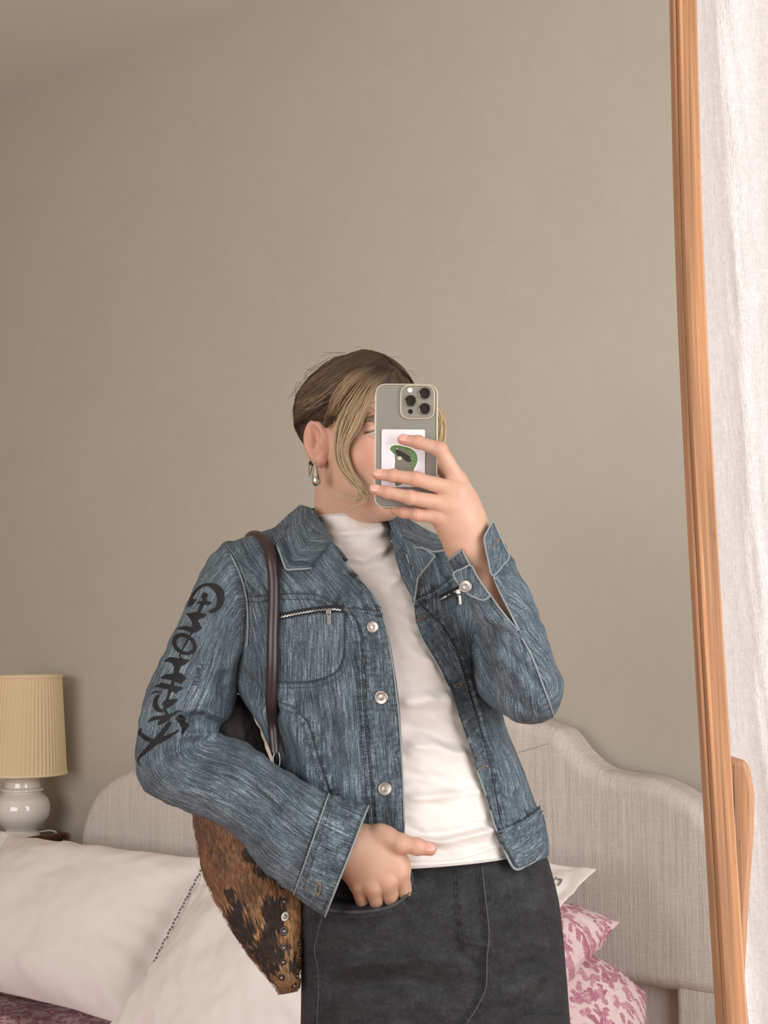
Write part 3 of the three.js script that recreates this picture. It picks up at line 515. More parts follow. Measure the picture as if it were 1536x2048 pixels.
const torsoGeo = ringMesh(torso, 230, 460, { range: (v) => [edgeAngle(v, GL), Math.PI * 2 + edgeAngle(v, GR)], split: true, map: torsoMap, colour: (x, y) => wear(x, y),
  disp: (px, py, v, th) => { const front = smooth(0.1, 0.5, Math.sin(th)); return front * (1.8 * torsoFolds(px, py) + seamRelief(px, py) + 0.0025 * noise(px / 60, py / 120, 2)) + front * 0.012 * smooth(40, 0, Math.abs(px - GL(py))) * smooth(1200, 1300, py); } });
const jacket = wpart('denim_jacket', torsoGeo, M.denim, person, 'faded blue streaky denim jacket worn open');
const J = (name, g, m, label) => wpart(name, g, m, jacket, label);
J('edge_piping', merged([tube(edges[0].map(([x, y]) => [x, y]).filter((p) => p[1] < 1722).map(([x, y]) => torsoMap.pos(x - 1, y, 0.0008)), 0.0013, false, 160, 8), tube(edges[1].filter((p) => p[1] < 1736).map(([x, y]) => torsoMap.pos(x + 1, y, 0.0008)), 0.0013, false, 160, 8)]), M.edge, 'worn pale fabric edge');
// seams and stitching
{
  const list = [], dark = [], ridge = [];
  for (const p of allSeams) { ridge.push(cord(p, torsoMap, 0.0011, 0.0004, 60, 6)); list.push(stitches(shift(p, 4), torsoMap)); dark.push(stitches(shift(p, 11), torsoMap)); }
  for (const e of [edges[0].filter((p) => p[1] < 1715), edges[1].filter((p) => p[1] < 1720)]) dark.push(stitches(shift(e, e === edges[0] ? 9 : 9).map((p) => p), torsoMap));
  J('seam_ridge', merged(ridge), M.denimPlain); J('stitching', merged(list), M.threadPale); J('stitching', merged(dark), M.thread);
}
// plackets
const bandDye = (x, y, s) => clamp(0.98 + 0.5 * noise(x / 16, y / 9, 101) * (0.5 + Math.abs(s - 0.5)) + 0.2 * noise(x / 30, y / 40, 102) - 0.25 * smooth(0.42, 0.5, Math.abs(s - 0.5)), 0.4, 1.8);
const vlEdge = edges[0].filter((p) => p[1] > 1222 && p[1] < 1712).map(([x, y]) => [x - 3, y]);
J('placket', band(vlSeams.placket.map(([x, y]) => [x + 6, y + 4]), vlEdge, torsoMap, 160, 14, 0.0016, 0.0012, 0.002, bandDye), M.denim);
const vrEdge = edges[1].filter((p) => p[1] > 1215 && p[1] < 1655).map(([x, y]) => [x + 3, y]);
J('placket', band(vrEdge, vrSeams.placket.map(([x, y]) => [x - 4, y + 3]), torsoMap, 160, 14, 0.0016, 0.0012, 0.002, bandDye), M.denim);
// hip band on the open side
J('waistband', band(vrSeams.band.map(([x, y]) => [x, y + 2]), [[1031, 1738], [1050, 1730], [1075, 1716], [1094, 1694]], torsoMap, 40, 24, 0.003, 0.003, 0.004, (x, y, s) => clamp(1.1 + 0.45 * noise(x / 9, y / 14, 105), 0.5, 1.8)), M.denim);
J('waistband_edge', tube([[994, 1668], [1008, 1700], [1030, 1738], [1052, 1731], [1076, 1717], [1095, 1694]].map(([x, y]) => torsoMap.pos(x, y, 0.004)), 0.002, false, 70, 8), M.edge);
// breast pocket and zippers
const pocketOut = [[556, 1240], [556, 1300], [552, 1345], [556, 1362], [619, 1362], [660, 1350], [676, 1338], [687, 1311], [690, 1270], [688, 1226]];
J('pocket', printOn([poly([[556, 1240], [554, 1300], [553, 1345], [560, 1363], [619, 1362], [662, 1349], [680, 1332], [688, 1308], [690, 1270], [688, 1228], [650, 1228], [600, 1234]])], torsoMap, 0.0018), M.denimPlain);
{ const pk = jacket.children[jacket.children.length - 1].geometry, p = pk.attributes.position, uv = []; for (let i = 0; i < p.count; i++) uv.push(p.getX(i), p.getY(i)); pk.setAttribute('uv', new THREE.Float32BufferAttribute(uv, 2)); }
J('pocket_stitching', merged([stitches(shift(pocketOut, 3), torsoMap, 0.0026), stitches(shift(pocketOut, 12), torsoMap, 0.0026), cord(pocketOut, torsoMap, 0.0009, 0.0018)]), M.thread);
function zipper(path, wpx, pullAt, tabDx) {
  const z = J('zipper', band(shift(path, -wpx / 2), shift(path, wpx / 2), torsoMap, 30, 5, 0.0028), M.tape, 'black zipper tape');
  const T = spline(path, 44), teeth = [];
  for (let i = 0; i < 44; i++) { const [p, n] = torsoMap.frame(T[i][0], T[i][1] + 1.5, 0.0046); const a = T[Math.min(44, i + 1)], d = Math.atan2(-(a[1] - T[i][1]), a[0] - T[i][0]) + (i % 2 ? 0.9 : -0.9); teeth.push(placed(new THREE.BoxGeometry(0.0032, 0.0011, 0.0012).rotateZ(d), p, n)); }
  // sub-parts hang on the jacket itself
  J('zipper_teeth', merged(teeth), M.pewter);
  const [p, n] = torsoMap.frame(...pullAt, 0.006), q = torsoMap.pos(pullAt[0] + tabDx, pullAt[1] + 16, 0.006);
  J('zipper_pull', merged([placed(new RoundedBoxGeometry(0.0075, 0.007, 0.003, 2, 0.001), p, n), placed(new RoundedBoxGeometry(0.0045, 0.014, 0.0015, 2, 0.0006), q, n), placed(new THREE.TorusGeometry(0.0022, 0.0006, 6, 16), p.clone().lerp(q, 0.4), n)]), M.pewter);
}
zipper([[548, 1236], [590, 1227], [630, 1220], [662, 1217], [684, 1219]], 12, [657, 1224], 1);
zipper([[880, 1198], [896, 1189], [914, 1180], [930, 1172]], 12, [916, 1184], 4);
function button(map, x, y, r, extra = 0.004) {
  const [p, n] = map.frame(x, y, extra, 8), k = r * 0.00073;
  const g = new THREE.LatheGeometry([[0, 0.0022], [0.28, 0.0023], [0.34, 0.0017], [0.45, 0.0016], [0.55, 0.0019], [0.68, 0.0018], [0.8, 0.0023], [0.92, 0.0023], [1, 0.0016], [1, 0.0010], [0.5, 0], [0.3, -0.004], [0, -0.004]].map(([a, b]) => new THREE.Vector2(a * k, b)), 32).rotateX(Math.PI / 2);
  return placed(g, p, n);
}
for (const [x, y, r] of [[709, 1147, 11], [746, 1254, 11.5], [763, 1395, 13.5], [770, 1578, 13]]) J('button', button(torsoMap, x, y, r), M.pewter, 'pewter jeans button');
for (const [x, y, a] of [[843, 1236, -0.5], [916, 1371, -0.15], [966, 1536, -0.35], [1022, 1692, -0.4]]) { const [p, n] = torsoMap.frame(x, y, 0.0042, 6); J('buttonhole', placed(new THREE.TorusGeometry(0.0038, 0.0011, 6, 20).scale(1.9, 0.55, 0.6).rotateZ(-a), p, n), M.copperThread); }
// collar
const C3 = (pts) => (t) => { const q = along(pts, t); return P(q[0], q[1], q[2]); };
function collarWing(F, O, bow, name = 'collar', flat = 0) {
  const f = C3(F), o = C3(O), rows = [];
  for (let j = 0; j <= 40; j++) { const a = f(j / 40), b = o(j / 40), row = []; for (let i = 0; i <= 18; i++) { const s = i / 18, q = a.clone().lerp(b, s); q.z += bow * Math.sin(s * Math.PI) * (1 - j / 55) + 0.0008 * noise(j / 3, s * 6, 3); row.push(q); } rows.push(row); }
  return rows;
}
const TD = (x, y, o) => [x, y, torsoMap.at(x, y) - o];
const wingL = collarWing([[601, 1009, 1.985], [624, 1016, 1.945], [646, 1048, 1.9], [673, 1097, 1.876], [692, 1123, 1.868]], [[545, 1060, 1.965], TD(556, 1096, 0.012), TD(572, 1140, 0.010), TD(619, 1137, 0.009), TD(692, 1124, 0.006)], 0.012);
J('collar', sheet(wingL.map((r) => r.slice().reverse()), 0.004), M.denimPlain, 'pointed denim collar');
{ const e = wingL.map((r) => r[r.length - 1].clone().add(V(0, 0, 0.001))); J('collar_edge', tube(e, 0.0015, false, 90, 8), M.edge); const e2 = wingL.map((r) => r[r.length - 3].clone().add(V(0, 0, 0.0015))), e3 = wingL.map((r) => r[r.length - 4].clone().add(V(0, 0, 0.0015))); J('collar_stitching', merged([tube(e2, 0.0006, false, 90, 5), tube(e3, 0.0006, false, 90, 5)]), M.thread); }
const wingR = collarWing([[777, 1036, 1.975], [796, 1048, 1.955], [818, 1060, 1.94], [853, 1072, 1.935], [884, 1078, 1.94], [903, 1090, 1.945]], [[782, 1082, 1.925], [800, 1092, 1.905], [842, 1096, 1.885], [867, 1104, 1.88], [890, 1101, 1.885], [903, 1093, 1.93]], 0.006);
J('collar', sheet(wingR.map((r) => r.slice().reverse()), 0.004), M.denimPlain); J('collar_edge', tube(wingR.map((r) => r[r.length - 1].clone().add(V(0, 0, 0.001))), 0.0014, false, 80, 8), M.edge);
// collar band behind the neck
J('collar_stand', sheet(collarWing([[600, 1018, 1.985], [614, 1018, 2.02], [650, 1016, 2.06], [700, 1014, 2.075], [750, 1014, 2.05], [779, 1036, 1.975]], [[604, 1052, 1.975], [620, 1050, 2.02], [650, 1048, 2.05], [700, 1050, 2.06], [750, 1056, 2.03], [782, 1070, 1.965]], 0.0), 0.003), M.denimPlain);
// turned-out facing below the right collar
const facing = collarWing([[780, 1062, 1.93], [788, 1105, 1.895], [803, 1155, 1.875], [827, 1202, 1.862]], [[842, 1094, 1.89], [870, 1112, 1.876], [836, 1156, 1.862], [829, 1204, 1.858]], 0.006);
J('facing', sheet(facing, 0.003), M.denimPlain, 'crinkled turned-out front facing'); J('facing_edge', tube(facing.map((r) => r[r.length - 1].clone().add(V(0, 0, 0.0012))), 0.0015, false, 80, 8), M.edge);

// -- left-hand sleeve (the arm that goes down to the pocket)
const slKeys = [[502, 1086, 534, 1288, 1.962, 0.05], [452, 1080, 503, 1298, 1.955, 0.082], [436, 1098, 494, 1312, 1.95, 0.08], [412, 1122, 482, 1345, 1.945, 0.074], [368, 1215, 475, 1390, 1.94, 0.068], [318, 1325, 464, 1428, 1.94, 0.066], [289, 1400, 447, 1452, 1.94, 0.066], [270, 1500, 436, 1464, 1.935, 0.066], [278, 1566, 440, 1468, 1.93, 0.066], [322, 1602, 458, 1473, 1.92, 0.064], [400, 1632, 508, 1494, 1.895, 0.062], [470, 1672, 572, 1541, 1.865, 0.058], [530, 1745, 626, 1573, 1.84, 0.053], [592, 1792, 660, 1592, 1.825, 0.05]];
const sleeveL = new Loft(slKeys, { p: 2.1 });
const slFolds = folds([[[[345, 1440], [400, 1432], [440, 1450]], -0.006, 9], [[[352, 1424], [400, 1416], [450, 1436]], 0.006, 9], [[[330, 1470], [390, 1470], [445, 1475]], 0.007, 10], [[[300, 1530], [380, 1490], [440, 1478]], -0.005, 10], [[[455, 1340], [440, 1370], [450, 1400]], -0.005, 10], [[[320, 1560], [420, 1590], [520, 1680]], 0.004, 18], [[[420, 1500], [520, 1570], [600, 1640]], 0.005, 22], [[[480, 1540], [560, 1640], [600, 1740]], -0.004, 14], [[[490, 1290], [470, 1310], [450, 1345]], 0.004, 9], [[[430, 1130], [400, 1200], [380, 1280]], 0.003, 20]]);
const slMap = new DepthMap(230, 1040, 780, 1860);
const sleeveWear = (px, py) => { let k = 1.08 + 0.28 * noise(px / 60, py / 90, 31) + 0.15 * noise(px / 18, py / 26, 33); const [d, at] = distToPath(px, py, [[592, 1792], [628, 1700], [660, 1592]]); if (d < 24) k += (1 - d / 24) * 0.8 * noise(at / 8, d / 20, 9); return clamp(k, 0.45, 1.7); };
J('sleeve', ringMesh(sleeveL, 210, 150, { map: slMap, colour: sleeveWear, disp: (px, py, v, th) => 1.6 * slFolds(px, py) * smooth(-0.2, 0.4, Math.sin(th)) + 0.0022 * noise(px / 45, py / 45, 12) }), M.denim, 'sleeve with black brush lettering');
const cuffL = new Loft([[588, 1788, 657, 1588, 1.826, 0.053], [600, 1798, 670, 1592, 1.822, 0.054], [628, 1818, 704, 1602, 1.816, 0.053], [650, 1833, 737, 1612, 1.812, 0.05]], { p: 2.1 });
J('cuff', ringMesh(cuffL, 40, 120, { map: slMap, colour: (x, y) => clamp(1.05 + 0.5 * noise(x / 9, y / 16, 40) + 0.3 * noise(x / 30, y / 40, 41), 0.45, 1.9), disp: (px, py, v) => 0.0015 * Math.sin(Math.PI * v) }), M.denim, 'wide denim cuff');
const ring = (loft, v, off, a = 0, b = Math.PI * 2, n = 72) => Array.from({ length: n }, (_, i) => P(...loft.pt(v, lerp(a, b, i / n), off)));
J('cuff_edge', merged([tube(ring(cuffL, 1, 0.0005), 0.0014, true, 120, 8), tube(ring(cuffL, 0.03, 0.001), 0.0011, true, 120, 8)]), M.edge);
{ const path = [0.06, 0.5, 0.94].map((s) => [lerp(592, 660, s) + 8, lerp(1792, 1592, s) + 3]); J('cuff_stitching', merged([stitches(path, slMap, 0.001), stitches(path.map(([x, y]) => [x - 16, y - 6]), slMap, 0.001), stitches([[646, 1822], [690, 1720], [728, 1616]], slMap, 0.001)]), M.thread);
  const [p, n] = slMap.frame(637, 1778, 0.0022, 8); J('buttonhole', placed(new THREE.TorusGeometry(0.0045, 0.0014, 6, 20).scale(0.6, 2.0, 0.6).rotateZ(-0.3), p, n), M.copperThread); }
J('armhole_seam', merged([cord([[446, 1090], [468, 1122], [484, 1160], [493, 1200], [496, 1250], [494, 1292]], torsoMap, 0.0014, 0.003), stitches([[452, 1088], [475, 1120], [491, 1160], [500, 1200], [503, 1250], [501, 1292]], torsoMap, 0.003)]), M.threadPale);
// black brush lettering down the sleeve
{
  const Z = (pts) => pts.map(([x, y]) => [260 + x / 3.9375, 1040 + y / 3.938]);
  const stroke = (pts, w0, w1 = w0, wm = Math.max(w0, w1)) => { const s = spline(Z(pts), 16), L = [], R = []; s.forEach((p, i) => { const a = s[Math.max(0, i - 1)], b = s[Math.min(16, i + 1)], l = Math.hypot(b[0] - a[0], b[1] - a[1]) || 1, t = i / 16, w = (t < 0.5 ? lerp(w0, wm, t * 2) : lerp(wm, w1, t * 2 - 1)) / 3.94 / 2; L.push([p[0] - (b[1] - a[1]) / l * w, p[1] + (b[0] - a[0]) / l * w]); R.push([p[0] + (b[1] - a[1]) / l * w, p[1] - (b[0] - a[0]) / l * w]); }); return poly(L.concat(R.reverse()), false); };
  const shapes = [
    poly(Z([[452, 682], [468, 622], [500, 562], [552, 514], [622, 496], [690, 510], [732, 552], [742, 610], [727, 672], [690, 712], [640, 734], [620, 716], [668, 688], [684, 650], [682, 602], [664, 560], [628, 530], [596, 520], [552, 540], [516, 578], [494, 618], [526, 628], [500, 656], [472, 682]])),
    poly(Z([[560, 606], [572, 576], [596, 570], [612, 588], [604, 614], [598, 632], [640, 648], [626, 668], [588, 668], [552, 662], [524, 654], [548, 640], [570, 634]])),
    stroke([[572, 650], [552, 700], [530, 740]], 24, 20), poly(Z([[435, 737], [500, 728], [530, 722], [606, 744], [584, 764], [532, 786], [548, 820], [566, 852], [540, 872], [520, 886], [480, 888], [430, 866], [360, 860], [398, 840], [432, 834], [490, 842], [486, 800], [462, 762]]), false),
    stroke([[490, 880], [460, 930], [410, 1020], [386, 1080]], 14, 12),
    stroke(Array.from({ length: 17 }, (_, i) => { const a = i / 16 * Math.PI * 2 + 0.9; return [427 + 86 * Math.cos(a) * 0.95 + 6 * Math.sin(a), 978 + 72 * Math.sin(a) + 14 * Math.cos(a)]; }), 26, 26, 34),
    poly(Z([[255, 1112], [312, 1078], [372, 1086], [472, 1100], [430, 1142], [382, 1150], [370, 1190], [422, 1220], [442, 1248], [402, 1292], [330, 1262], [230, 1246], [280, 1214], [342, 1210], [346, 1152], [320, 1120]]), false),
    stroke([[400, 1080], [384, 1160], [330, 1290], [290, 1420], [270, 1500]], 16, 14, 22),
    poly(Z([[185, 1312], [250, 1280], [332, 1300], [424, 1320], [362, 1366], [300, 1334], [222, 1318]]), false),
    poly(Z([[176, 1450], [190, 1402], [232, 1372], [216, 1420], [224, 1468], [252, 1500], [238, 1516], [200, 1500]])), poly(Z([[250, 1440], [290, 1416], [372, 1410], [344, 1450], [296, 1482], [244, 1512], [262, 1476]])), stroke([[165, 1372], [200, 1352], [250, 1360]], 6, 4, 14),
    poly(Z([[128, 1598], [180, 1548], [250, 1540], [324, 1526], [312, 1570], [270, 1592], [226, 1618], [214, 1602], [240, 1572], [180, 1578]]), false), stroke([[270, 1480], [290, 1540], [262, 1600]], 20, 12),
    poly(Z([[358, 1566], [396, 1530], [442, 1560], [430, 1590], [472, 1612], [440, 1652], [404, 1704], [410, 1642], [390, 1600]]), false), stroke([[300, 1560], [340, 1530], [372, 1508], [410, 1510]], 10, 4, 16),
    stroke([[72, 1672], [120, 1716], [200, 1744], [290, 1710], [386, 1654]], 30, 8, 44), stroke([[316, 1588], [262, 1666], [190, 1756], [100, 1840], [62, 1890], [82, 1944]], 30, 4, 46), stroke([[88, 1640], [74, 1668], [82, 1700]], 10, 24, 26),
  ];
  J('sleeve_lettering', printOn(shapes, slMap, 0.0011), M.ink, 'black hand-brushed lettering');
  const Y = (pts) => pts.map(([x, y]) => [360 + x / 20.48, 1300 + y / 20.48]);
  const fs = (pts, w) => { const s = spline(Y(pts), 8), L = [], R = []; s.forEach((p, i) => { const a = s[Math.max(0, i - 1)], b = s[Math.min(8, i + 1)], l = Math.hypot(b[0] - a[0], b[1] - a[1]) || 1; L.push([p[0] - (b[1] - a[1]) / l * w, p[1] + (b[0] - a[0]) / l * w]); R.push([p[0] + (b[1] - a[1]) / l * w, p[1] - (b[0] - a[0]) / l * w]); }); return poly(L.concat(R.reverse()), false); };
  J('sleeve_lettering', printOn([fs([[800, 560], [900, 640], [960, 790]], 1.4), fs([[900, 620], [1000, 600]], 1.0), fs([[740, 700], [700, 860], [820, 860]], 1.6), fs([[780, 720], [800, 800], [760, 860]], 1.4), fs([[650, 960], [760, 1000], [870, 1060]], 1.6), fs([[650, 960], [740, 930], [820, 880]], 1.2), fs([[910, 860], [910, 930]], 1.1), fs([[590, 1110], [680, 1100], [780, 1140], [800, 1200]], 1.5), fs([[560, 1220], [620, 1290], [700, 1310], [780, 1260]], 1.6), fs([[490, 1430], [600, 1390], [730, 1440]], 1.8), fs([[500, 1390], [510, 1460]], 1.6)], slMap, 0.001), M.inkFaint, 'small faded lettering');
}

// -- right-hand sleeve (the raised arm): upper arm, then forearm with the open cuff slit
const upperR = new Loft([[902, 1300, 985, 1120, 1.985, 0.07], [915, 1330, 1030, 1160, 1.975, 0.074], [940, 1370, 1072, 1250, 1.945, 0.072], [972, 1405, 1105, 1330, 1.905, 0.066], [1008, 1430, 1118, 1390, 1.87, 0.06], [1040, 1446, 1108, 1420, 1.85, 0.04], [1064, 1446, 1080, 1440, 1.84, 0.012]], { p: 2.1 });
const srMap = new DepthMap(860, 1000, 1160, 1480);
const srWear = (px, py) => { let k = 1.08 + 0.22 * noise(px / 50, py / 80, 51) + 0.12 * noise(px / 16, py / 22, 53); const [d, at] = distToPath(px, py, [[1042, 1272], [1070, 1330], [1090, 1400], [1106, 1430]]); if (d < 18) k += (1 - d / 18) * (0.5 * noise(at / 8, d / 20, 9) - 0.1); return clamp(k, 0.45, 1.7); };
J('sleeve', ringMesh(upperR, 60, 100, { colour: srWear }), M.denim);
const frKeys = [[1066, 1449, 1084, 1446, 1.835, 0.006], [1036, 1446, 1108, 1432, 1.83, 0.03], [1008, 1426, 1123, 1404, 1.825, 0.05], [992, 1388, 1127, 1368, 1.82, 0.055], [984, 1346, 1112, 1322, 1.81, 0.053], [974, 1300, 1092, 1268, 1.8, 0.05], [956, 1258, 1074, 1214, 1.79, 0.047], [938, 1212, 1050, 1166, 1.78, 0.044], [922, 1178, 1026, 1120, 1.772, 0.043], [910, 1148, 1006, 1084, 1.766, 0.043], [896, 1122, 990, 1046, 1.76, 0.042]];
const foreR = new Loft(frKeys, { p: 2.1 });
const SLL = pwl([[1040, 906], [1100, 925], [1132, 941], [1158, 958], [1190, 980], [1220, 1002], [1250, 1026], [1272, 1042]]), SLR = pwl([[1045, 985], [1075, 968], [1110, 975], [1150, 986], [1180, 997], [1225, 1020], [1272, 1042]]);
const slit = (v, fn, side) => { let lo = 0.15, hi = Math.PI - 0.15; for (let i = 0; i < 30; i++) { const m = (lo + hi) / 2, [x, y] = foreR.pt(v, m); if (x > fn(y)) lo = m; else hi = m; } return (lo + hi) / 2; };
const vSlit = 0.53;
const frFolds = folds([[[[960, 1230], [1010, 1250], [1040, 1275]], 0.006, 9], [[[985, 1300], [1040, 1350], [1080, 1420]], 0.006, 12], [[[1000, 1290], [1050, 1340], [1095, 1400]], -0.004, 9], [[[1060, 1240], [1090, 1310], [1110, 1380]], 0.004, 12], [[[990, 1370], [1030, 1400], [1070, 1440]], -0.005, 9]]);
J('sleeve', ringMesh(foreR, 150, 150, { map: srMap, colour: srWear, range: (v) => { if (v < vSlit) return [Math.PI / 2 - 0.25, Math.PI * 2.5 - 0.25]; return [slit(v, SLL), Math.PI * 2 + slit(v, SLR)]; }, disp: (px, py, v, th) => 1.1 * frFolds(px, py) * smooth(0, 0.4, Math.sin(th)) + 0.002 * noise(px / 40, py / 40, 22) }), M.denim);
{
  const eL = [], eR = []; for (let i = 0; i <= 24; i++) { const v = lerp(vSlit + 0.01, 1, i / 24); eL.push(P(...foreR.pt(v, slit(v, SLL), 0.0005))); eR.push(P(...foreR.pt(v, slit(v, SLR), 0.0005))); }
  J('slit_edge', merged([tube(eL, 0.0013, false, 60, 8), tube(eR, 0.0013, false, 60, 8)]), M.edge);
  const end = []; for (let i = 0; i <= 50; i++) end.push(P(...foreR.pt(1, lerp(slit(1, SLL), Math.PI * 2 + slit(1, SLR), i / 50), 0.0005)));
  J('cuff_edge', tube(end, 0.0013, false, 100, 8), M.edge);
  // the two cuff tabs
  const tab = (pts, d, name, label) => { const s = poly(pts, false), g = tess.modify(strip(new THREE.ShapeGeometry([s]))), p = g.attributes.position; const f = (x, y) => d(x, y), pos = []; for (let i = 0; i < p.count; i++) { const q = P(p.getX(i), p.getY(i), f(p.getX(i), p.getY(i))); p.setXYZ(i, q.x, q.y, q.z); } const b = g.clone(); b.translate(0, 0, -0.004); const o = mergeVertices((() => { const m = mergeGeometries([g, b]); m.deleteAttribute('normal'); m.deleteAttribute('uv'); return m; })(), 1e-6); o.computeVertexNormals(); const uv = []; for (let i = 0; i < o.attributes.position.count; i++) uv.push(o.attributes.position.getX(i) * 1 + 0.1, o.attributes.position.getY(i)); o.setAttribute('uv', new THREE.Float32BufferAttribute(uv, 2)); J('cuff', o, M.denimPlain, label); J('cuff_edge', tube(pts.map(([x, y]) => P(x, y, d(x, y) - 0.001)), 0.0012, true, 80, 8), M.edge); };
  tab([[907, 1147], [924, 1138], [941, 1131], [950, 1146], [960, 1162], [972, 1180], [979, 1192], [966, 1200], [950, 1195], [936, 1188], [924, 1176]], (x, y) => 1.716 + (x - 940) * -0.0001, 'cuff', 'cuff tab with a button');
  tab([[969, 1076], [975, 1062], [986, 1044], [994, 1060], [1006, 1086], [1018, 1114], [1006, 1130], [993, 1146], [984, 1150], [976, 1120]], (x, y) => 1.726 + (x - 990) * 0.0006, 'cuff', 'cuff tab with a buttonhole');
  const p = P(931, 1173, 1.711); J('button', placed(button({ frame: () => [V(0, 0, 0), V(0, 0, 1)] }, 0, 0, 11.5), p, V(-0.25, 0.2, 1)), M.pewter, 'pewter cuff button');
  J('buttonhole', placed(new THREE.TorusGeometry(0.0035, 0.001, 6, 20).scale(1.8, 0.6, 0.6).rotateZ(0.7), P(988, 1086, 1.722), V(0, 0, 1)), M.copperThread);
  J('sleeve_seam', merged([cord([[1042, 1274], [1062, 1310], [1082, 1360], [1100, 1410], [1108, 1434]], srMap, 0.0013, 0.001), stitches([[1048, 1272], [1070, 1310], [1090, 1358], [1108, 1405]], srMap, 0.001)]), M.threadPale);
}

// -- white top
const SL = pwl([[1036, 637], [1060, 640], [1080, 636], [1100, 620], [1125, 575], [1160, 520], [1250, 500], [1380, 505], [1450, 540], [1550, 575], [1700, 590], [1740, 592]]), SR = pwl([[1036, 776], [1060, 786], [1080, 796], [1100, 815], [1125, 860], [1160, 930], [1250, 970], [1380, 975], [1450, 985], [1550, 1020], [1650, 1052], [1740, 1066]]);
const ST = pwl([[1036, 0.052], [1070, 0.058], [1100, 0.068], [1150, 0.088], [1230, 0.108], [1320, 0.114], [1400, 0.106], [1480, 0.098], [1600, 0.11], [1740, 0.127]]);
const shirtKeys = []; for (let y = 1036; y <= 1722; y += 14) shirtKeys.push([SL(y), y, SR(y), y - 26 * smooth(1600, 1722, y), BD + 0.012 * smooth(1200, 1036, y), ST(y), 0.012]);
const shirt = new Loft(shirtKeys, { p: 2.2, sag: true }), shirtMap = new DepthMap(560, 1000, 1100, 1790);
const shirtFolds = folds([[[[790, 1412], [850, 1398], [915, 1404]], 0.008, 15], [[[800, 1450], [860, 1462], [925, 1500]], -0.006, 16], [[[800, 1500], [870, 1490], [940, 1520]], 0.006, 14], [[[800, 1545], [880, 1560], [960, 1600]], -0.005, 14], [[[800, 1600], [880, 1592], [980, 1580]], 0.006, 9], [[[805, 1650], [850, 1672], [910, 1668], [1000, 1640]], -0.005, 10], [[[815, 1672], [880, 1684], [950, 1668], [1010, 1650]], 0.006, 8], [[[820, 1700], [900, 1704], [1000, 1680]], -0.004, 8], [[[640, 1072], [700, 1066], [785, 1056]], 0.005, 8], [[[650, 1092], [720, 1094], [785, 1070]], -0.005, 7], [[[665, 1112], [730, 1118], [785, 1086]], 0.005, 8], [[[700, 1140], [760, 1130], [795, 1090]], -0.004, 8], [[[770, 1180], [800, 1150], [815, 1110]], 0.004, 9], [[[800, 1300], [850, 1320], [880, 1350]], 0.003, 14]]);
const shirtGeo = ringMesh(shirt, 150, 220, { map: shirtMap, disp: (px, py, v, th) => smooth(0, 0.5, Math.sin(th)) * (1.7 * shirtFolds(px, py) + 0.0018 * noise(px / 40, py / 24, 61)) });
const top = wpart('white_top', shirtGeo, M.jersey, person, 'white high-necked jersey top');
wpart('neck_edge', tube(Array.from({ length: 60 }, (_, i) => P(...shirt.pt(0, i / 60 * Math.PI * 2, 0.0))), 0.002, true, 120, 8), M.jersey, top);
wpart('hem', tube(Array.from({ length: 90 }, (_, i) => P(...shirt.pt(1, i / 90 * Math.PI * 2, 0.0))), 0.0018, true, 160, 8), M.jersey, top);
wpart('hem_stitching', stitches([[812, 1722], [880, 1722], [940, 1714], [1000, 1692]], shirtMap, 0.0006, 5, 3, 0.0004), M.cotton, top);

// -- jeans
M.seamGrey = std({ color: 'rgb(70,70,75)', roughness: 0.95 });
const NL = pwl([[1660, 600], [1750, 592], [1850, 596], [1950, 602], [2100, 600]]), NR = pwl([[1660, 1066], [1700, 1088], [1740, 1102], [1800, 1117], [1850, 1124], [1950, 1133], [2100, 1144]]);
const NT = pwl([[1660, 0.092], [1700, 0.096], [1740, 0.106], [1800, 0.12], [1900, 0.124], [2000, 0.118], [2100, 0.11]]);
const jeanKeys = []; for (let y = 1660; y <= 2070; y += 14) jeanKeys.push([NL(y), y, NR(y), y, BD, NT(y), 0.015]);
const hips = new Loft(jeanKeys, { p: 2.4, sag: true }), jeansMap = new DepthMap(570, 1640, 1170, 2160);
const flyR = [[963, 1730], [970, 1790], [978, 1865], [974, 1915], [972, 1973], [958, 2007], [938, 2040], [915, 2075]], flyL = [[911, 1745], [912, 1814], [920, 1860], [924, 1890]], sideS = [[650, 1815], [640, 1850], [630, 1900], [638, 1950], [634, 2060]];
const pocketCurve = [[812, 1722], [822, 1750], [818, 1776], [800, 1799], [768, 1814], [720, 1821], [680, 1820], [640, 1812]];
const jeanFolds = folds([[flyR, 0.0045, 8], [[[920, 1740], [928, 1850], [935, 1930]], 0.003, 12], [[[640, 1945], [740, 1925], [900, 1915]], 0.006, 16], [[[650, 1980], [760, 1960], [930, 1975]], -0.005, 18], [[[985, 2010], [1040, 1975], [1120, 1930]], 0.004, 14], [[[985, 1970], [1040, 1940], [1120, 1900]], -0.003, 12], [pocketCurve.map(([x, y]) => [x + 2, y + 12]), 0.007, 11], [[[910, 1900], [940, 1920], [970, 1935]], -0.004, 8], [[[905, 1870], [935, 1885], [972, 1890]], 0.004, 7], [[[640, 1870], [760, 1870], [880, 1860]], 0.003, 20]]);
const dipIn = [[806, 1700], [815, 1750], [810, 1772], [794, 1792], [764, 1806], [720, 1813], [680, 1812], [646, 1804], [640, 1700]];
const pocketDip = (px, py) => { let ins = false; for (let i = 0, j = dipIn.length - 1; i < dipIn.length; j = i++) { const [xi, yi] = dipIn[i], [xj, yj] = dipIn[j]; if ((yi > py) !== (yj > py) && px < (xj - xi) * (py - yi) / (yj - yi) + xi) ins = !ins; } if (!ins) return 0; return 0.02 * smooth(0, 14, distToPath(px, py, dipIn.slice(1, 8))[0]); };
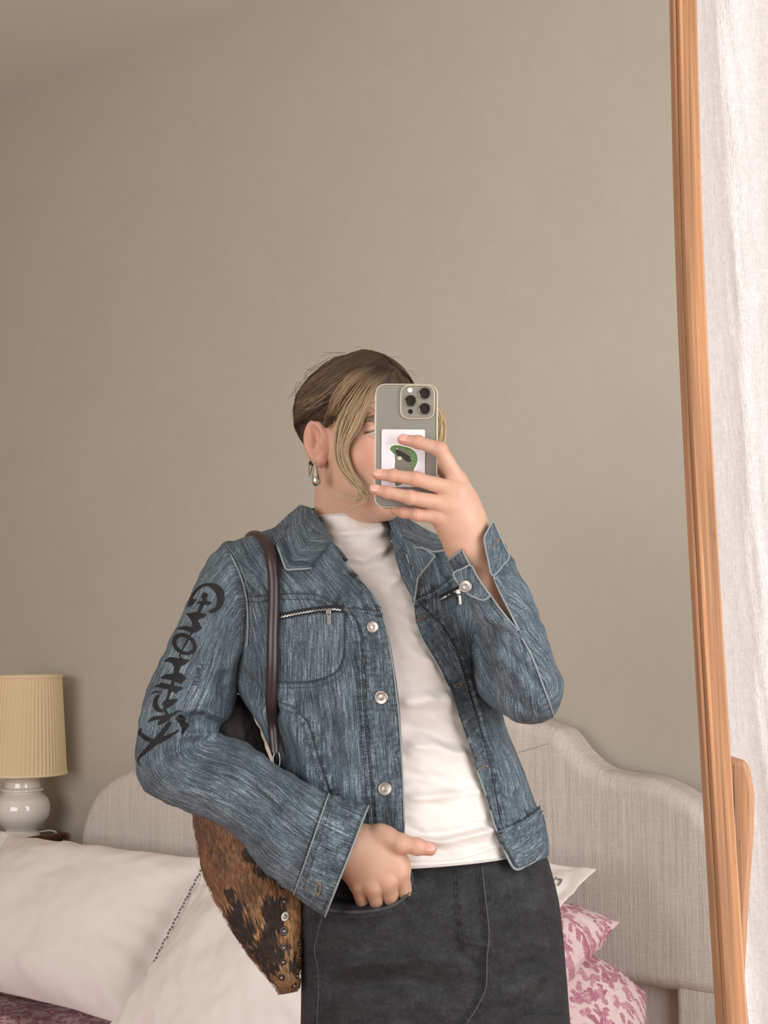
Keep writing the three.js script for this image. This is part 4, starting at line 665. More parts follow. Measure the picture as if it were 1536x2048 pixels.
const jeanGeo = ringMesh(hips, 160, 300, { map: jeansMap, colour: (px, py) => { let k = 1.1 + 0.25 * noise(px / 80, py / 50, 71) + 0.16 * noise(px / 20, py / 26, 72); for (const p of [flyR, flyL, sideS, pocketCurve.map(([x, y]) => [x + 2, y + 12])]) { const [d, at] = distToPath(px, py, p); if (d < 16) k += (1 - d / 16) * (1.0 * noise(at / 9, d / 18, 75)); } return clamp(k, 0.4, 2); }, disp: (px, py, v, th) => smooth(0, 0.4, Math.sin(th)) * (2.0 * jeanFolds(px, py) - pocketDip(px, py) + 0.0016 * noise(px / 40, py / 24, 77)) });
const jeans = wpart('black_jeans', jeanGeo, M.jeans, person, 'washed black denim jeans');
wpart('stitching', merged([flyL, shift(flyL, -6), shift(flyR, 5), shift(flyR, 10), shift(pocketCurve, -8), shift(pocketCurve, -14), shift(sideS, -5)].map((p) => stitches(p, jeansMap, 0.0010, 5.5, 3.6, 0.0006))), M.jeansThread, jeans);
wpart('seam_ridge', merged([flyR, sideS].map((p) => cord(p, jeansMap, 0.0014, 0.0004, 80))), M.seamGrey, jeans);
wpart('pocket_rim', tube(spline(pocketCurve, 50).map(([x, y]) => jeansMap.pos(x + 1, y + 3, 0.003)), 0.0026, false, 90, 8), M.seamGrey, jeans);
for (const sd of [-1, 1]) {                                         // legs and shoes, below the picture
  const c = sd < 0 ? 735 : 1010, lk = [[c - 128, 2030], [c - 124, 2200], [c - 100, 2500], [c - 88, 2800], [c - 84, 2965]].map(([x, y], i) => [x, y, 2 * c - x + sd * [0, 0, 8, 10, 12][i], y, 1.98, [0.1, 0.095, 0.085, 0.075, 0.072][i], 0]);
  wpart('leg', ringMesh(new Loft(lk), 30, 60, { colour: () => 1 }), M.jeans, jeans);
  const f = P(c + sd * 6, 2960, 1.98); f.y = 0.04;
  wpart('shoe', new RoundedBoxGeometry(0.085, 0.08, 0.24, 5, 0.035).translate(f.x, 0.04, f.z + 0.05), M.tape, person, 'black shoe');
}

// ---------------------------------------------------------------- body: one skin surface from distance fields
const smin = (a, b, k) => { const h = Math.max(k - Math.abs(a - b), 0) / k; return Math.min(a, b) - h * h * k * 0.25; };
const smax = (a, b, k) => -smin(-a, -b, k);
function cone(p, a, b, ra, rb) { const x = b.x - a.x, y = b.y - a.y, z = b.z - a.z, t = clamp(((p.x - a.x) * x + (p.y - a.y) * y + (p.z - a.z) * z) / (x * x + y * y + z * z), 0, 1), dx = p.x - a.x - x * t, dy = p.y - a.y - y * t, dz = p.z - a.z - z * t; return Math.sqrt(dx * dx + dy * dy + dz * dz) - lerp(ra, rb, t); }
const ell = (x, y, z, cx, cy, cz, rx, ry, rz) => { const a = (x - cx) / rx, b = (y - cy) / ry, c = (z - cz) / rz, k0 = Math.sqrt(a * a + b * b + c * c), k1 = Math.sqrt((a / rx) ** 2 + (b / ry) ** 2 + (c / rz) ** 2); return k1 ? k0 * (k0 - 1) / k1 : -Math.min(rx, ry, rz); };
function nets(fn, min, max, cell, colour) {                        // naive surface nets
  const n = [0, 1, 2].map((i) => Math.ceil((max.getComponent(i) - min.getComponent(i)) / cell) + 1), [nx, ny, nz] = n, f = new Float32Array(nx * ny * nz), p = V();
  const B = 4, far = B * cell * 1.9;                               // skip blocks that lie far from the surface
  for (let k0 = 0; k0 < nz; k0 += B) for (let j0 = 0; j0 < ny; j0 += B) for (let i0 = 0; i0 < nx; i0 += B) {
    p.set(min.x + (i0 + 1.5) * cell, min.y + (j0 + 1.5) * cell, min.z + (k0 + 1.5) * cell); const c = fn(p), skip = Math.abs(c) > far;
    for (let k = k0; k < Math.min(nz, k0 + B); k++) for (let j = j0; j < Math.min(ny, j0 + B); j++) for (let i = i0; i < Math.min(nx, i0 + B); i++) { if (skip) f[i + j * nx + k * nx * ny] = c; else { p.set(min.x + i * cell, min.y + j * cell, min.z + k * cell); f[i + j * nx + k * nx * ny] = fn(p); } }
  }
  const id = new Int32Array(nx * ny * nz).fill(-1), pos = [], idx = [], nn = nx * ny, C = [0, 1, nx, nx + 1, nn, nn + 1, nn + nx, nn + nx + 1], E = [[0, 1], [2, 3], [4, 5], [6, 7], [0, 2], [1, 3], [4, 6], [5, 7], [0, 4], [1, 5], [2, 6], [3, 7]];
  for (let k = 0; k < nz - 1; k++) for (let j = 0; j < ny - 1; j++) for (let i = 0; i < nx - 1; i++) {
    const o = i + j * nx + k * nn; let x = 0, y = 0, z = 0, c = 0;
    for (const [a, b] of E) { const u = f[o + C[a]], w = f[o + C[b]]; if ((u < 0) !== (w < 0)) { const t = u / (u - w); x += lerp(a & 1, b & 1, t); y += lerp((a >> 1) & 1, (b >> 1) & 1, t); z += lerp((a >> 2) & 1, (b >> 2) & 1, t); c++; } }
    if (c) { id[o] = pos.length / 3; pos.push(min.x + (i + x / c) * cell, min.y + (j + y / c) * cell, min.z + (k + z / c) * cell); }
  }
  const quad = (a, b, c, d, flip) => { if (a < 0 || b < 0 || c < 0 || d < 0) return; flip ? idx.push(a, c, b, b, c, d) : idx.push(a, b, c, b, d, c); };
  for (let k = 1; k < nz - 1; k++) for (let j = 1; j < ny - 1; j++) for (let i = 1; i < nx - 1; i++) {
    const o = i + j * nx + k * nn, s = f[o] < 0;
    if (s !== (f[o + 1] < 0)) quad(id[o - nx - nn], id[o - nn], id[o - nx], id[o], !s);
    if (s !== (f[o + nx] < 0)) quad(id[o - 1 - nn], id[o - nn], id[o - 1], id[o], s);
    if (s !== (f[o + nn] < 0)) quad(id[o - 1 - nx], id[o - nx], id[o - 1], id[o], !s);
  }
  const col = []; if (colour) for (let i = 0; i < pos.length; i += 3) col.push(...colour(V(pos[i], pos[i + 1], pos[i + 2])));
  return indexed(pos, null, idx, colour ? col : null);
}
const SKIN = [0.62, 0.385, 0.275], RED = [0.6, 0.26, 0.19];
const mixc = (a, b, t) => a.map((v, i) => lerp(v, b[i], clamp(t, 0, 1)));
function handField(fingers, palm, extra, k) {
  const seg = (list) => list.map((j) => ({ p: P(j[0], j[1], j[2]), r: j[3] }));
  const F = fingers.map(seg), PL = palm.map(seg), X = extra.map(seg);
  const chain = (p, c) => { let d = 9; for (let i = 1; i < c.length; i++) d = smin(d, cone(p, c[i - 1].p, c[i].p, c[i - 1].r, c[i].r), 0.0025); for (let i = 1; i < c.length - 1; i++) d = smin(d, p.distanceTo(c[i].p) - c[i].r * 1.06, 0.003); return d; };
  const fn = (p) => { let d = 9; for (const c of PL) d = smin(d, cone(p, c[0].p, c[1].p, c[0].r, c[1].r), k); for (const c of X) d = smin(d, chain(p, c), 0.012); let f = 9; for (const c of F) f = Math.min(f, chain(p, c)); let r = smin(d, f, 0.007); if (Math.abs(r) < 0.004) for (const c of F) for (let i = 1; i < c.length - 1; i++) { const a = c[i - 1].p, b = c[i + 1].p, j = c[i].p, L = a.distanceTo(b), s = ((p.x - j.x) * (b.x - a.x) + (p.y - j.y) * (b.y - a.y) + (p.z - j.z) * (b.z - a.z)) / L, q = p.distanceTo(j); if (q < c[i].r * 1.7 && p.z > j.z) r += (i === 1 ? 0.00055 : 0.00035) * Math.cos(s / 0.0034 * Math.PI * 2 + noise(p.x * 160, p.y * 160, 1)) * Math.exp(-(s * s) / 0.00003); } return r; };
  const joints = F.flatMap((c) => c.slice(0, -1).map((j) => j.p)), tips = F.map((c) => c[c.length - 1].p);
  const colour = (p) => { let t = 0; for (const j of joints) t = Math.max(t, 0.55 * smooth(0.017, 0.003, p.distanceTo(j))); for (const j of tips) t = Math.max(t, 0.6 * smooth(0.022, 0.004, p.distanceTo(j))); t += 0.14 * noise(p.x * 60, p.y * 60, p.z * 60) + 0.08 * noise(p.x * 220, p.y * 220, 3); return mixc(SKIN, RED, 0.12 + t); };
  return { fn, colour, F };
}
const handR = handField(
  [[[914, 958, 1.714, 0.0112], [880, 899, 1.697, 0.0096], [836, 884, 1.702, 0.0083], [805, 879, 1.707, 0.0070]],
   [[915, 982, 1.708, 0.0118], [832, 958, 1.697, 0.0093], [786, 951, 1.701, 0.0081], [754, 949, 1.706, 0.0069]],
   [[897, 1009, 1.708, 0.0116], [820, 995, 1.697, 0.0092], [776, 985, 1.701, 0.0079], [748, 979, 1.706, 0.0067]],
   [[874, 1032, 1.714, 0.0104], [834, 1029, 1.711, 0.0082], [808, 1025, 1.719, 0.0072], [790, 1021, 1.728, 0.0062]],
   [[925, 1010, 1.745, 0.014], [905, 960, 1.758, 0.012], [868, 915, 1.752, 0.0098], [838, 885, 1.745, 0.0085]]],
  [[[944, 1084, 1.752, 0.022], [914, 962, 1.717, 0.0125]], [[938, 1084, 1.75, 0.022], [913, 986, 1.713, 0.0135]], [[930, 1086, 1.75, 0.021], [898, 1012, 1.714, 0.013]], [[924, 1086, 1.752, 0.02], [878, 1034, 1.72, 0.012]], [[944, 1080, 1.755, 0.022], [928, 1005, 1.742, 0.016]], [[930, 1040, 1.735, 0.02], [912, 1000, 1.724, 0.018]]],
  [[[938, 1086, 1.754, 0.0255], [970, 1150, 1.768, 0.028], [1016, 1240, 1.79, 0.03], [1058, 1370, 1.83, 0.032]]], 0.02);
const handL = handField(
  [[[801, 1744, 1.832, 0.0122], [813, 1800, 1.860, 0.0098], [814, 1850, 1.905, 0.009]], [[776, 1762, 1.828, 0.0122], [786, 1815, 1.864, 0.0098], [788, 1870, 1.91, 0.009]], [[746, 1772, 1.831, 0.0117], [756, 1818, 1.864, 0.0094], [760, 1870, 1.91, 0.009]], [[715, 1768, 1.838, 0.0107], [728, 1815, 1.87, 0.0092], [734, 1860, 1.91, 0.008]],
   [[760, 1668, 1.832, 0.0145], [802, 1687, 1.822, 0.0130], [834, 1693, 1.817, 0.0112], [860, 1698, 1.816, 0.0092]]],
  [[[716, 1690, 1.84, 0.023], [799, 1740, 1.836, 0.0135]], [[706, 1700, 1.838, 0.023], [774, 1758, 1.833, 0.0135]], [[698, 1708, 1.838, 0.022], [745, 1768, 1.836, 0.013]], [[690, 1712, 1.842, 0.02], [715, 1764, 1.843, 0.012]], [[720, 1685, 1.838, 0.022], [772, 1675, 1.834, 0.015]], [[750, 1725, 1.838, 0.018], [790, 1720, 1.836, 0.016]]],
  [[[704, 1700, 1.84, 0.026], [620, 1650, 1.85, 0.032], [480, 1580, 1.89, 0.04]]], 0.02);
// head in its own axes: x to the side, y up, z where the face points
const HEAD_C = P(728, 886, 1.955), yaw = THREE.MathUtils.degToRad(36), hf = V(Math.sin(yaw), -0.06, Math.cos(yaw)).normalize(), hr = V(0, 1, 0).cross(hf).normalize(), hu = hf.clone().cross(hr);
const toHead = (p) => { const q = p.clone().sub(HEAD_C); return V(q.dot(hr), q.dot(hu), q.dot(hf)); }, fromHead = (x, y, z) => HEAD_C.clone().addScaledVector(hr, x).addScaledVector(hu, y).addScaledVector(hf, z);
const neckA = P(699, 985, 1.985), neckB = P(698, 1090, 1.995);
function headFn(p) {
  const q = toHead(p), x = q.x, y = q.y, z = q.z, ax = Math.abs(x);
  let d = ell(x, y, z, 0, 0.045, -0.018, 0.076, 0.087, 0.097);
  d = smin(d, ell(x, y, z, 0, -0.02, 0.018, 0.063, 0.092, 0.07), 0.03);
  d = smin(d, ell(x, y, z, 0, -0.066, 0.018, 0.052, 0.044, 0.06), 0.025);
  d = smin(d, ell(x, y, z, 0, -0.1, 0.062, 0.02, 0.017, 0.02), 0.03);
  d = smin(d, ell(ax, y, z, 0.036, -0.028, 0.058, 0.024, 0.024, 0.022), 0.025);
  d = smin(d, ell(ax, y, z, 0.026, 0.024, 0.077, 0.028, 0.009, 0.012), 0.016);
  d = smax(d, -ell(ax, y, z, 0.032, 0.006, 0.1, 0.017, 0.011, 0.016), 0.012);
  d = smin(d, ell(ax, y, z, 0.032, 0.005, 0.074, 0.0145, 0.0115, 0.013), 0.004);
  d = smin(d, cone(V(x, y, z), V(0, 0.014, 0.085), V(0, -0.032, 0.102), 0.0075, 0.011), 0.014); d = smin(d, ell(ax, y, z, 0.011, -0.036, 0.092, 0.008, 0.007, 0.01), 0.008);
  d = smin(d, ell(x, y, z, 0, -0.062, 0.082, 0.023, 0.0055, 0.011), 0.006); d = smin(d, ell(x, y, z, 0, -0.071, 0.08, 0.02, 0.006, 0.011), 0.006);
  // ears
  const ey = y + 0.006, ez = z + 0.012, tx = ax - 0.079 - ey * 0.12 + ez * 0.35;
  let e = ell(tx, ey, ez, 0, 0.002, 0, 0.0085, 0.033, 0.0205); e = smin(e, ell(tx, ey, ez, 0, -0.026, 0.004, 0.007, 0.012, 0.010), 0.006);
  e = smax(e, -ell(tx, ey, ez, 0.0085, 0.003, 0.0015, 0.0115, 0.0235, 0.0135), 0.003); e = smin(e, ell(tx, ey, ez, 0.0005, 0.006, -0.006, 0.006, 0.017, 0.0042), 0.004); e = smin(e, ell(tx, ey, ez, 0.002, -0.002, 0.013, 0.006, 0.009, 0.005), 0.004);
  d = smin(d, e, 0.008);
  d = smin(d, cone(p, neckA, neckB, 0.053, 0.056), 0.03);
  return d;
}
function headColour(p) {
  const q = toHead(p), ax = Math.abs(q.x); let c = mixc(SKIN, RED, 0.12 + 0.12 * noise(p.x * 30, p.y * 30, p.z * 30));
  c = mixc(c, RED, 0.75 * smooth(0.034, 0.008, Math.hypot(ax - 0.042, q.y + 0.026, (q.z - 0.066) * 0.8)));
  if (ax > 0.07 && q.z < 0.02) c = mixc(c, RED, 0.5);
  const lid = Math.hypot((ax - 0.032) / 0.0125, (q.y - 0.004) / 0.0052);
  if (q.z > 0.07 && lid < 1) { c = [0.42, 0.38, 0.36]; if (Math.hypot(ax - 0.031, q.y - 0.0045) < 0.0066) c = [0.06, 0.09, 0.1]; if (Math.hypot(ax - 0.032, q.y - 0.0045) < 0.0026) c = [0.01, 0.01, 0.01]; }
  else if (q.z > 0.06 && lid < 1.35 && q.y > 0.004) c = [0.1, 0.055, 0.04];
  const bx = (ax - 0.034) / 0.024, by = (q.y - 0.0265 + 0.005 * bx * bx) / 0.0058; if (q.z > 0.04 && bx * bx + by * by < 1.0) c = mixc([0.07, 0.04, 0.026], c, 0.02 + 0.22 * Math.abs(noise(p.x * 400, p.y * 120, 1)));
  if (q.z > 0.06 && Math.hypot(q.x / 0.024, (q.y + 0.066) / 0.0105) < 1) c = mixc(c, [0.5, 0.19, 0.16], 0.8);
  return c;
}
const boxOf = (pts, m) => { const b = new THREE.Box3().setFromPoints(pts); b.expandByScalar(m); return b; };
const pieces = [];
{ const pts = [P(738, 870, 1.7), P(1010, 1260, 1.8), P(740, 1040, 1.76), P(960, 870, 1.69)], b = boxOf(pts, 0.03); pieces.push(nets(handR.fn, b.min, b.max, 0.00125, handR.colour)); }
{ const b = boxOf([P(600, 1630, 1.86), P(875, 1710, 1.81), P(700, 1850, 1.88), P(830, 1850, 1.88)], 0.03); pieces.push(nets(handL.fn, b.min, b.max, 0.00125, handL.colour)); }
{ const b = boxOf([P(590, 690, 1.85), P(880, 1090, 2.07)], 0.03); pieces.push(nets(headFn, b.min, b.max, 0.0018, headColour)); }
{ // trunk and limbs under the clothes
  const G = (a) => P(a[0], a[1], a[2]), bones = [[[698, 1075, 1.995], [700, 1130, 1.995], 0.05, 0.06], [[700, 1150, 1.995], [770, 1420, 1.985], 0.085, 0.08], [[770, 1420, 1.985], [850, 1800, 1.975], 0.08, 0.095], [[540, 1140, 1.98], [860, 1150, 2.0], 0.05, 0.05], [[500, 1150, 1.97], [360, 1460, 1.945], 0.045, 0.038], [[360, 1480, 1.94], [620, 1650, 1.855], 0.036, 0.03], [[900, 1160, 2.0], [1050, 1380, 1.89], 0.04, 0.034], [[1056, 1385, 1.85], [1016, 1240, 1.79], 0.03, 0.029], [[735, 1900, 1.98], [735, 2450, 1.98], 0.078, 0.05], [[735, 2450, 1.98], [735, 2930, 1.98], 0.05, 0.036], [[1005, 1900, 1.98], [1010, 2450, 1.98], 0.078, 0.05], [[1010, 2450, 1.98], [1014, 2930, 1.98], 0.05, 0.036]].map(([a, b, r, s]) => [G(a), G(b), r, s]);
  const fn = (p) => { let d = 9; for (const [a, b, r, s] of bones) d = smin(d, cone(p, a, b, r, s), 0.03); return d; };
  const b = boxOf(bones.flatMap((q) => [q[0], q[1]]), 0.13); pieces.push(nets(fn, b.min, b.max, 0.012, () => SKIN));
}
wpart('body', mergeGeometries(pieces.map((g) => { g.deleteAttribute('uv'); return g; })), M.skin, person);
// nails
function nail(tip, prev, up, w, l) { const dir = tip.clone().sub(prev).normalize(), n = up.clone().addScaledVector(dir, -up.dot(dir)).normalize(), x = dir.clone().cross(n); const g = new THREE.SphereGeometry(1, 20, 14).scale(w, l, 0.0016); g.applyMatrix4(new THREE.Matrix4().makeBasis(x, dir, n).setPosition(tip.clone().addScaledVector(dir, -0.0026))); return g; }
for (const i of [0, 1, 2]) { const c = handR.F[i], t = c[c.length - 1], q = c[c.length - 2]; const n = V(-0.1, 0.35, 1).normalize(); const g = nail(t.p.clone().addScaledVector(n, t.r * 0.86), q.p.clone().addScaledVector(n, t.r * 0.86), n, 0.0055, 0.0078); wpart('fingernail', g, M.nail, person); }
{ const c = handL.F[4], t = c[c.length - 1], q = c[c.length - 2], n = V(0.1, 0.45, 1).normalize(); wpart('fingernail', nail(t.p.clone().addScaledVector(n, t.r * 0.84), q.p.clone().addScaledVector(n, t.r * 0.84), n, 0.0064, 0.0085), M.nail, person); }

// -- hair: a pulled-back cap, strands over it, loose blond front locks
{
  const bun = fromHead(0.03, -0.045, -0.085);
  const hairFn = (p) => { const q = toHead(p); let d = ell(q.x, q.y, q.z, 0, 0.046, -0.022, 0.085, 0.094, 0.105); const pl = -(0.66 * (q.y - 0.083) - 0.75 * (q.z - 0.074)); d = smax(d, pl - 0.004 * noise(q.x * 60, q.y * 60, 3), 0.01); d = smin(d, p.distanceTo(bun) - 0.028, 0.03); return d - 0.0015 * noise(q.x * 55 + q.z * 20, q.y * 25, q.z * 25); };
  const b = boxOf([P(600, 680, 1.84), P(890, 960, 2.09)], 0.03), DARK = [0.045, 0.027, 0.019], MID = [0.12, 0.073, 0.043], BLOND = [0.45, 0.32, 0.18], PALE = [0.62, 0.48, 0.31];
  const cap = nets(hairFn, b.min, b.max, 0.003, (p) => { const q = toHead(p); return mixc(DARK, MID, 0.25 + 0.45 * noise(q.x * 130 + q.z * 60, q.y * 20, 2)); });
  const sp3 = [];                                                   // [points, radius, colour at t]
  const E = (a, e, off) => { const dx = Math.sin(a) * Math.cos(e), dz = Math.cos(a) * Math.cos(e), dy = Math.sin(e), k = 1 / Math.sqrt((dx / 0.085) ** 2 + (dy / 0.094) ** 2 + (dz / 0.105) ** 2) + off; return fromHead(dx * k, 0.046 + dy * k, -0.022 + dz * k); };
  const bunL = (s) => fromHead(0.03 + rr(-0.02, 0.02), -0.045 + rr(-0.02, 0.02), -0.085 + rr(-0.02, 0.02));
  for (let i = 0; i < 950; i++) {
    const side = rnd() < 0.72 ? -1 : 1, w = rnd(), off = rr(0.0005, 0.0055), front = rnd();
    // start on the parting or the forehead hairline, run back past the ear to the knot
    const z0 = lerp(0.07, -0.03, w), s0 = fromHead(0.012 + side * rr(0, 0.006), 0, 0), pts = [];
    const a0 = side * rr(0.02, 0.12) + 0.12, e0 = lerp(0.78, 1.5, w), a1 = side * rr(1.25, 1.9), e1 = lerp(rr(-0.12, 0.12), rr(0.2, 0.75), w), a2 = side * rr(2.2, 2.7), e2 = rr(-0.3, 0.25);
    const wob = rr(-0.03, 0.03), wav = rr(0, 6);
    for (let k = 0; k <= 6; k++) { const t = k / 6, a = t < 0.55 ? lerp(a0, a1, t / 0.55) : lerp(a1, a2, (t - 0.55) / 0.45), e = t < 0.55 ? lerp(e0, e1, Math.pow(t / 0.55, 1.1)) : lerp(e1, e2, (t - 0.55) / 0.45); pts.push(E(a + wob * Math.sin(t * 5 + wav), e + 0.02 * Math.sin(t * 7 + wav), off)); }
    pts.push(bunL(side));
    const light = rnd(), fr = w < 0.4 ? 0.75 : 0.3; sp3.push([pts, rr(0.0004, 0.001), (t) => mixc(mixc(DARK, MID, 0.1 + light * 0.5), BLOND, smooth(0.08, 0.4, t) * smooth(0.75, 0.4, t) * fr * (light > 0.6 ? 0.6 : 0.1))]);
  }
  for (let i = 0; i < 420; i++) {                                   // from the temple back over the ear
    const a0 = -rr(0.5, 1.05), e0 = rr(0.12, 0.8), a1 = -rr(1.35, 1.8), e1 = rr(-0.18, 0.3), a2 = -rr(2.2, 2.6), e2 = rr(-0.3, 0.1), off = rr(0.001, 0.005), pts = [], wv = rr(0, 6), light = rnd();
    for (let k = 0; k <= 5; k++) { const t = k / 5, a = t < 0.5 ? lerp(a0, a1, t * 2) : lerp(a1, a2, t * 2 - 1), e = t < 0.5 ? lerp(e0, e1, t * 2) : lerp(e1, e2, t * 2 - 1); pts.push(E(a + 0.03 * Math.sin(t * 5 + wv), e + 0.03 * Math.sin(t * 6 + wv), off)); }
    sp3.push([pts, rr(0.0004, 0.001), (t) => mixc(mixc(DARK, MID, light * 0.4), BLOND, light > 0.8 ? 0.4 * smooth(0.6, 0.1, t) : 0)]);
  }
  for (let i = 0; i < 380; i++) {
    const a0 = -rr(0.75, 1.3), e0 = rr(-0.22, 0.25), a1 = -rr(1.5, 1.95), e1 = rr(-0.25, 0.1), off = rr(0.0005, 0.0035), light = rnd(), pts = [];
    for (let k = 0; k <= 4; k++) pts.push(E(lerp(a0, a1, k / 4), lerp(e0, e1, k / 4) + 0.03 * Math.sin(k + light * 6), off));
    sp3.push([pts, rr(0.0004, 0.0009), () => mixc(DARK, MID, light * 0.6)]);
  }
  for (let i = 0; i < 60; i++) { const a = rr(0, 6.28), e = rr(0.2, 1.4), p0 = E(a, e, 0.002), p1 = E(a + rr(-0.4, 0.4), e - rr(0, 0.4), rr(0.004, 0.014)), p2 = E(a + rr(-0.7, 0.7), e - rr(0.1, 0.7), rr(0.004, 0.02)); sp3.push([[p0, p1, p2], 0.00025, () => MID]); }
  const lock = (path, n, spread, r, cols, zs = 0.006) => { for (let i = 0; i < n; i++) { const a = rr(-1, 1), b = rr(-1, 1), ph = rr(0, 6), cut = rr(0.86, 1), light = rnd(); const pts = path.filter((_, k) => k / (path.length - 1) <= cut + 0.01).map(([x, y, z, w], k) => P(x + a * (w ?? spread) + 2 * Math.sin(k * 2 + ph), y + 0.25 * a * (w ?? spread) + rr(-2, 2), z + b * zs)); sp3.push([pts, r * rr(0.7, 1.2), (t) => mixc(mixc(cols[0], cols[1], smooth(0, 0.3, t)), cols[2], light * smooth(0.15, 0.6, t))]); } };
  lock([[774, 736, 1.868, 14], [744, 764, 1.858, 16], [718, 806, 1.856, 20], [697, 850, 1.86, 22], [683, 893, 1.866, 13], [690, 932, 1.868, 13], [710, 962, 1.868, 13], [730, 986, 1.866, 9], [728, 998, 1.868, 8]], 230, 14, 0.0008, [DARK, mixc(MID, BLOND, 0.55), PALE]);
  lock([[762, 732, 1.87, 14], [720, 752, 1.866, 18], [686, 790, 1.868, 18], [664, 830, 1.884, 12], [652, 858, 1.9, 8]], 170, 14, 0.0009, [DARK, MID, BLOND]);
  lock([[690, 930, 1.872, 6], [706, 968, 1.868, 6], [722, 990, 1.866, 6], [708, 1000, 1.87, 6], [680, 990, 1.88, 6], [655, 972, 1.895, 5]], 26, 6, 0.0004, [BLOND, PALE, PALE]);
  lock([[700, 950, 1.868, 6], [722, 985, 1.864, 7], [726, 1004, 1.866, 6], [706, 1012, 1.874, 6], [676, 1004, 1.888, 5]], 14, 6, 0.0003, [BLOND, PALE, PALE]);
  lock([[838, 782, 1.985, 4], [852, 790, 1.98, 4], [868, 804, 1.97, 5], [882, 830, 1.97, 6], [885, 865, 1.965, 6], [876, 905, 1.965, 7], [866, 940, 1.96, 8]], 90, 7, 0.0008, [MID, BLOND, PALE]);
  lock([[640, 900, 1.97, 6], [622, 930, 1.985, 5], [618, 955, 1.985, 4]], 40, 6, 0.0007, [DARK, DARK, MID]);
  const geos = [cap];
  for (const [pts, r, cf] of sp3) {
    const c = new THREE.CatmullRomCurve3(pts, false, 'centripetal'), n = pts.length * 4, g = new THREE.TubeGeometry(c, n, r, 4, false), p = g.attributes.position, col = [], q = V();
    for (let i = 0; i <= n; i++) { const t = i / n, k = Math.min(1, 0.35 + t * 8) * Math.min(1, 0.15 + (1 - t) * 5); c.getPointAt(t, q); for (let j = 0; j <= 4; j++) { const o = i * 5 + j; p.setXYZ(o, q.x + (p.getX(o) - q.x) * k, q.y + (p.getY(o) - q.y) * k, q.z + (p.getZ(o) - q.z) * k); col.push(...cf(t)); } }
    g.deleteAttribute('uv'); g.setAttribute('color', new THREE.Float32BufferAttribute(col, 3)); geos.push(g);
  }
  wpart('hair', mergeGeometries(geos.map((g) => { g.deleteAttribute('uv'); return g; })), M.hair, person, 'dark hair tied back with loose blond front strands');
}
// -- earring
{
  const p = P(634, 972, 1.9), k = 0.00074;
  const g = new THREE.LatheGeometry(new THREE.SplineCurve([[0, 0], [6, 1.5], [9.5, 8], [9, 18], [6, 30], [3.5, 42], [2, 50], [0, 52]].map(([r, y]) => new THREE.Vector2(r * k, y * k))).getPoints(50), 32).rotateZ(0.09); g.translate(p.x, p.y, p.z);
  wpart('earring', g, M.silver, person, 'polished silver teardrop earring');
}

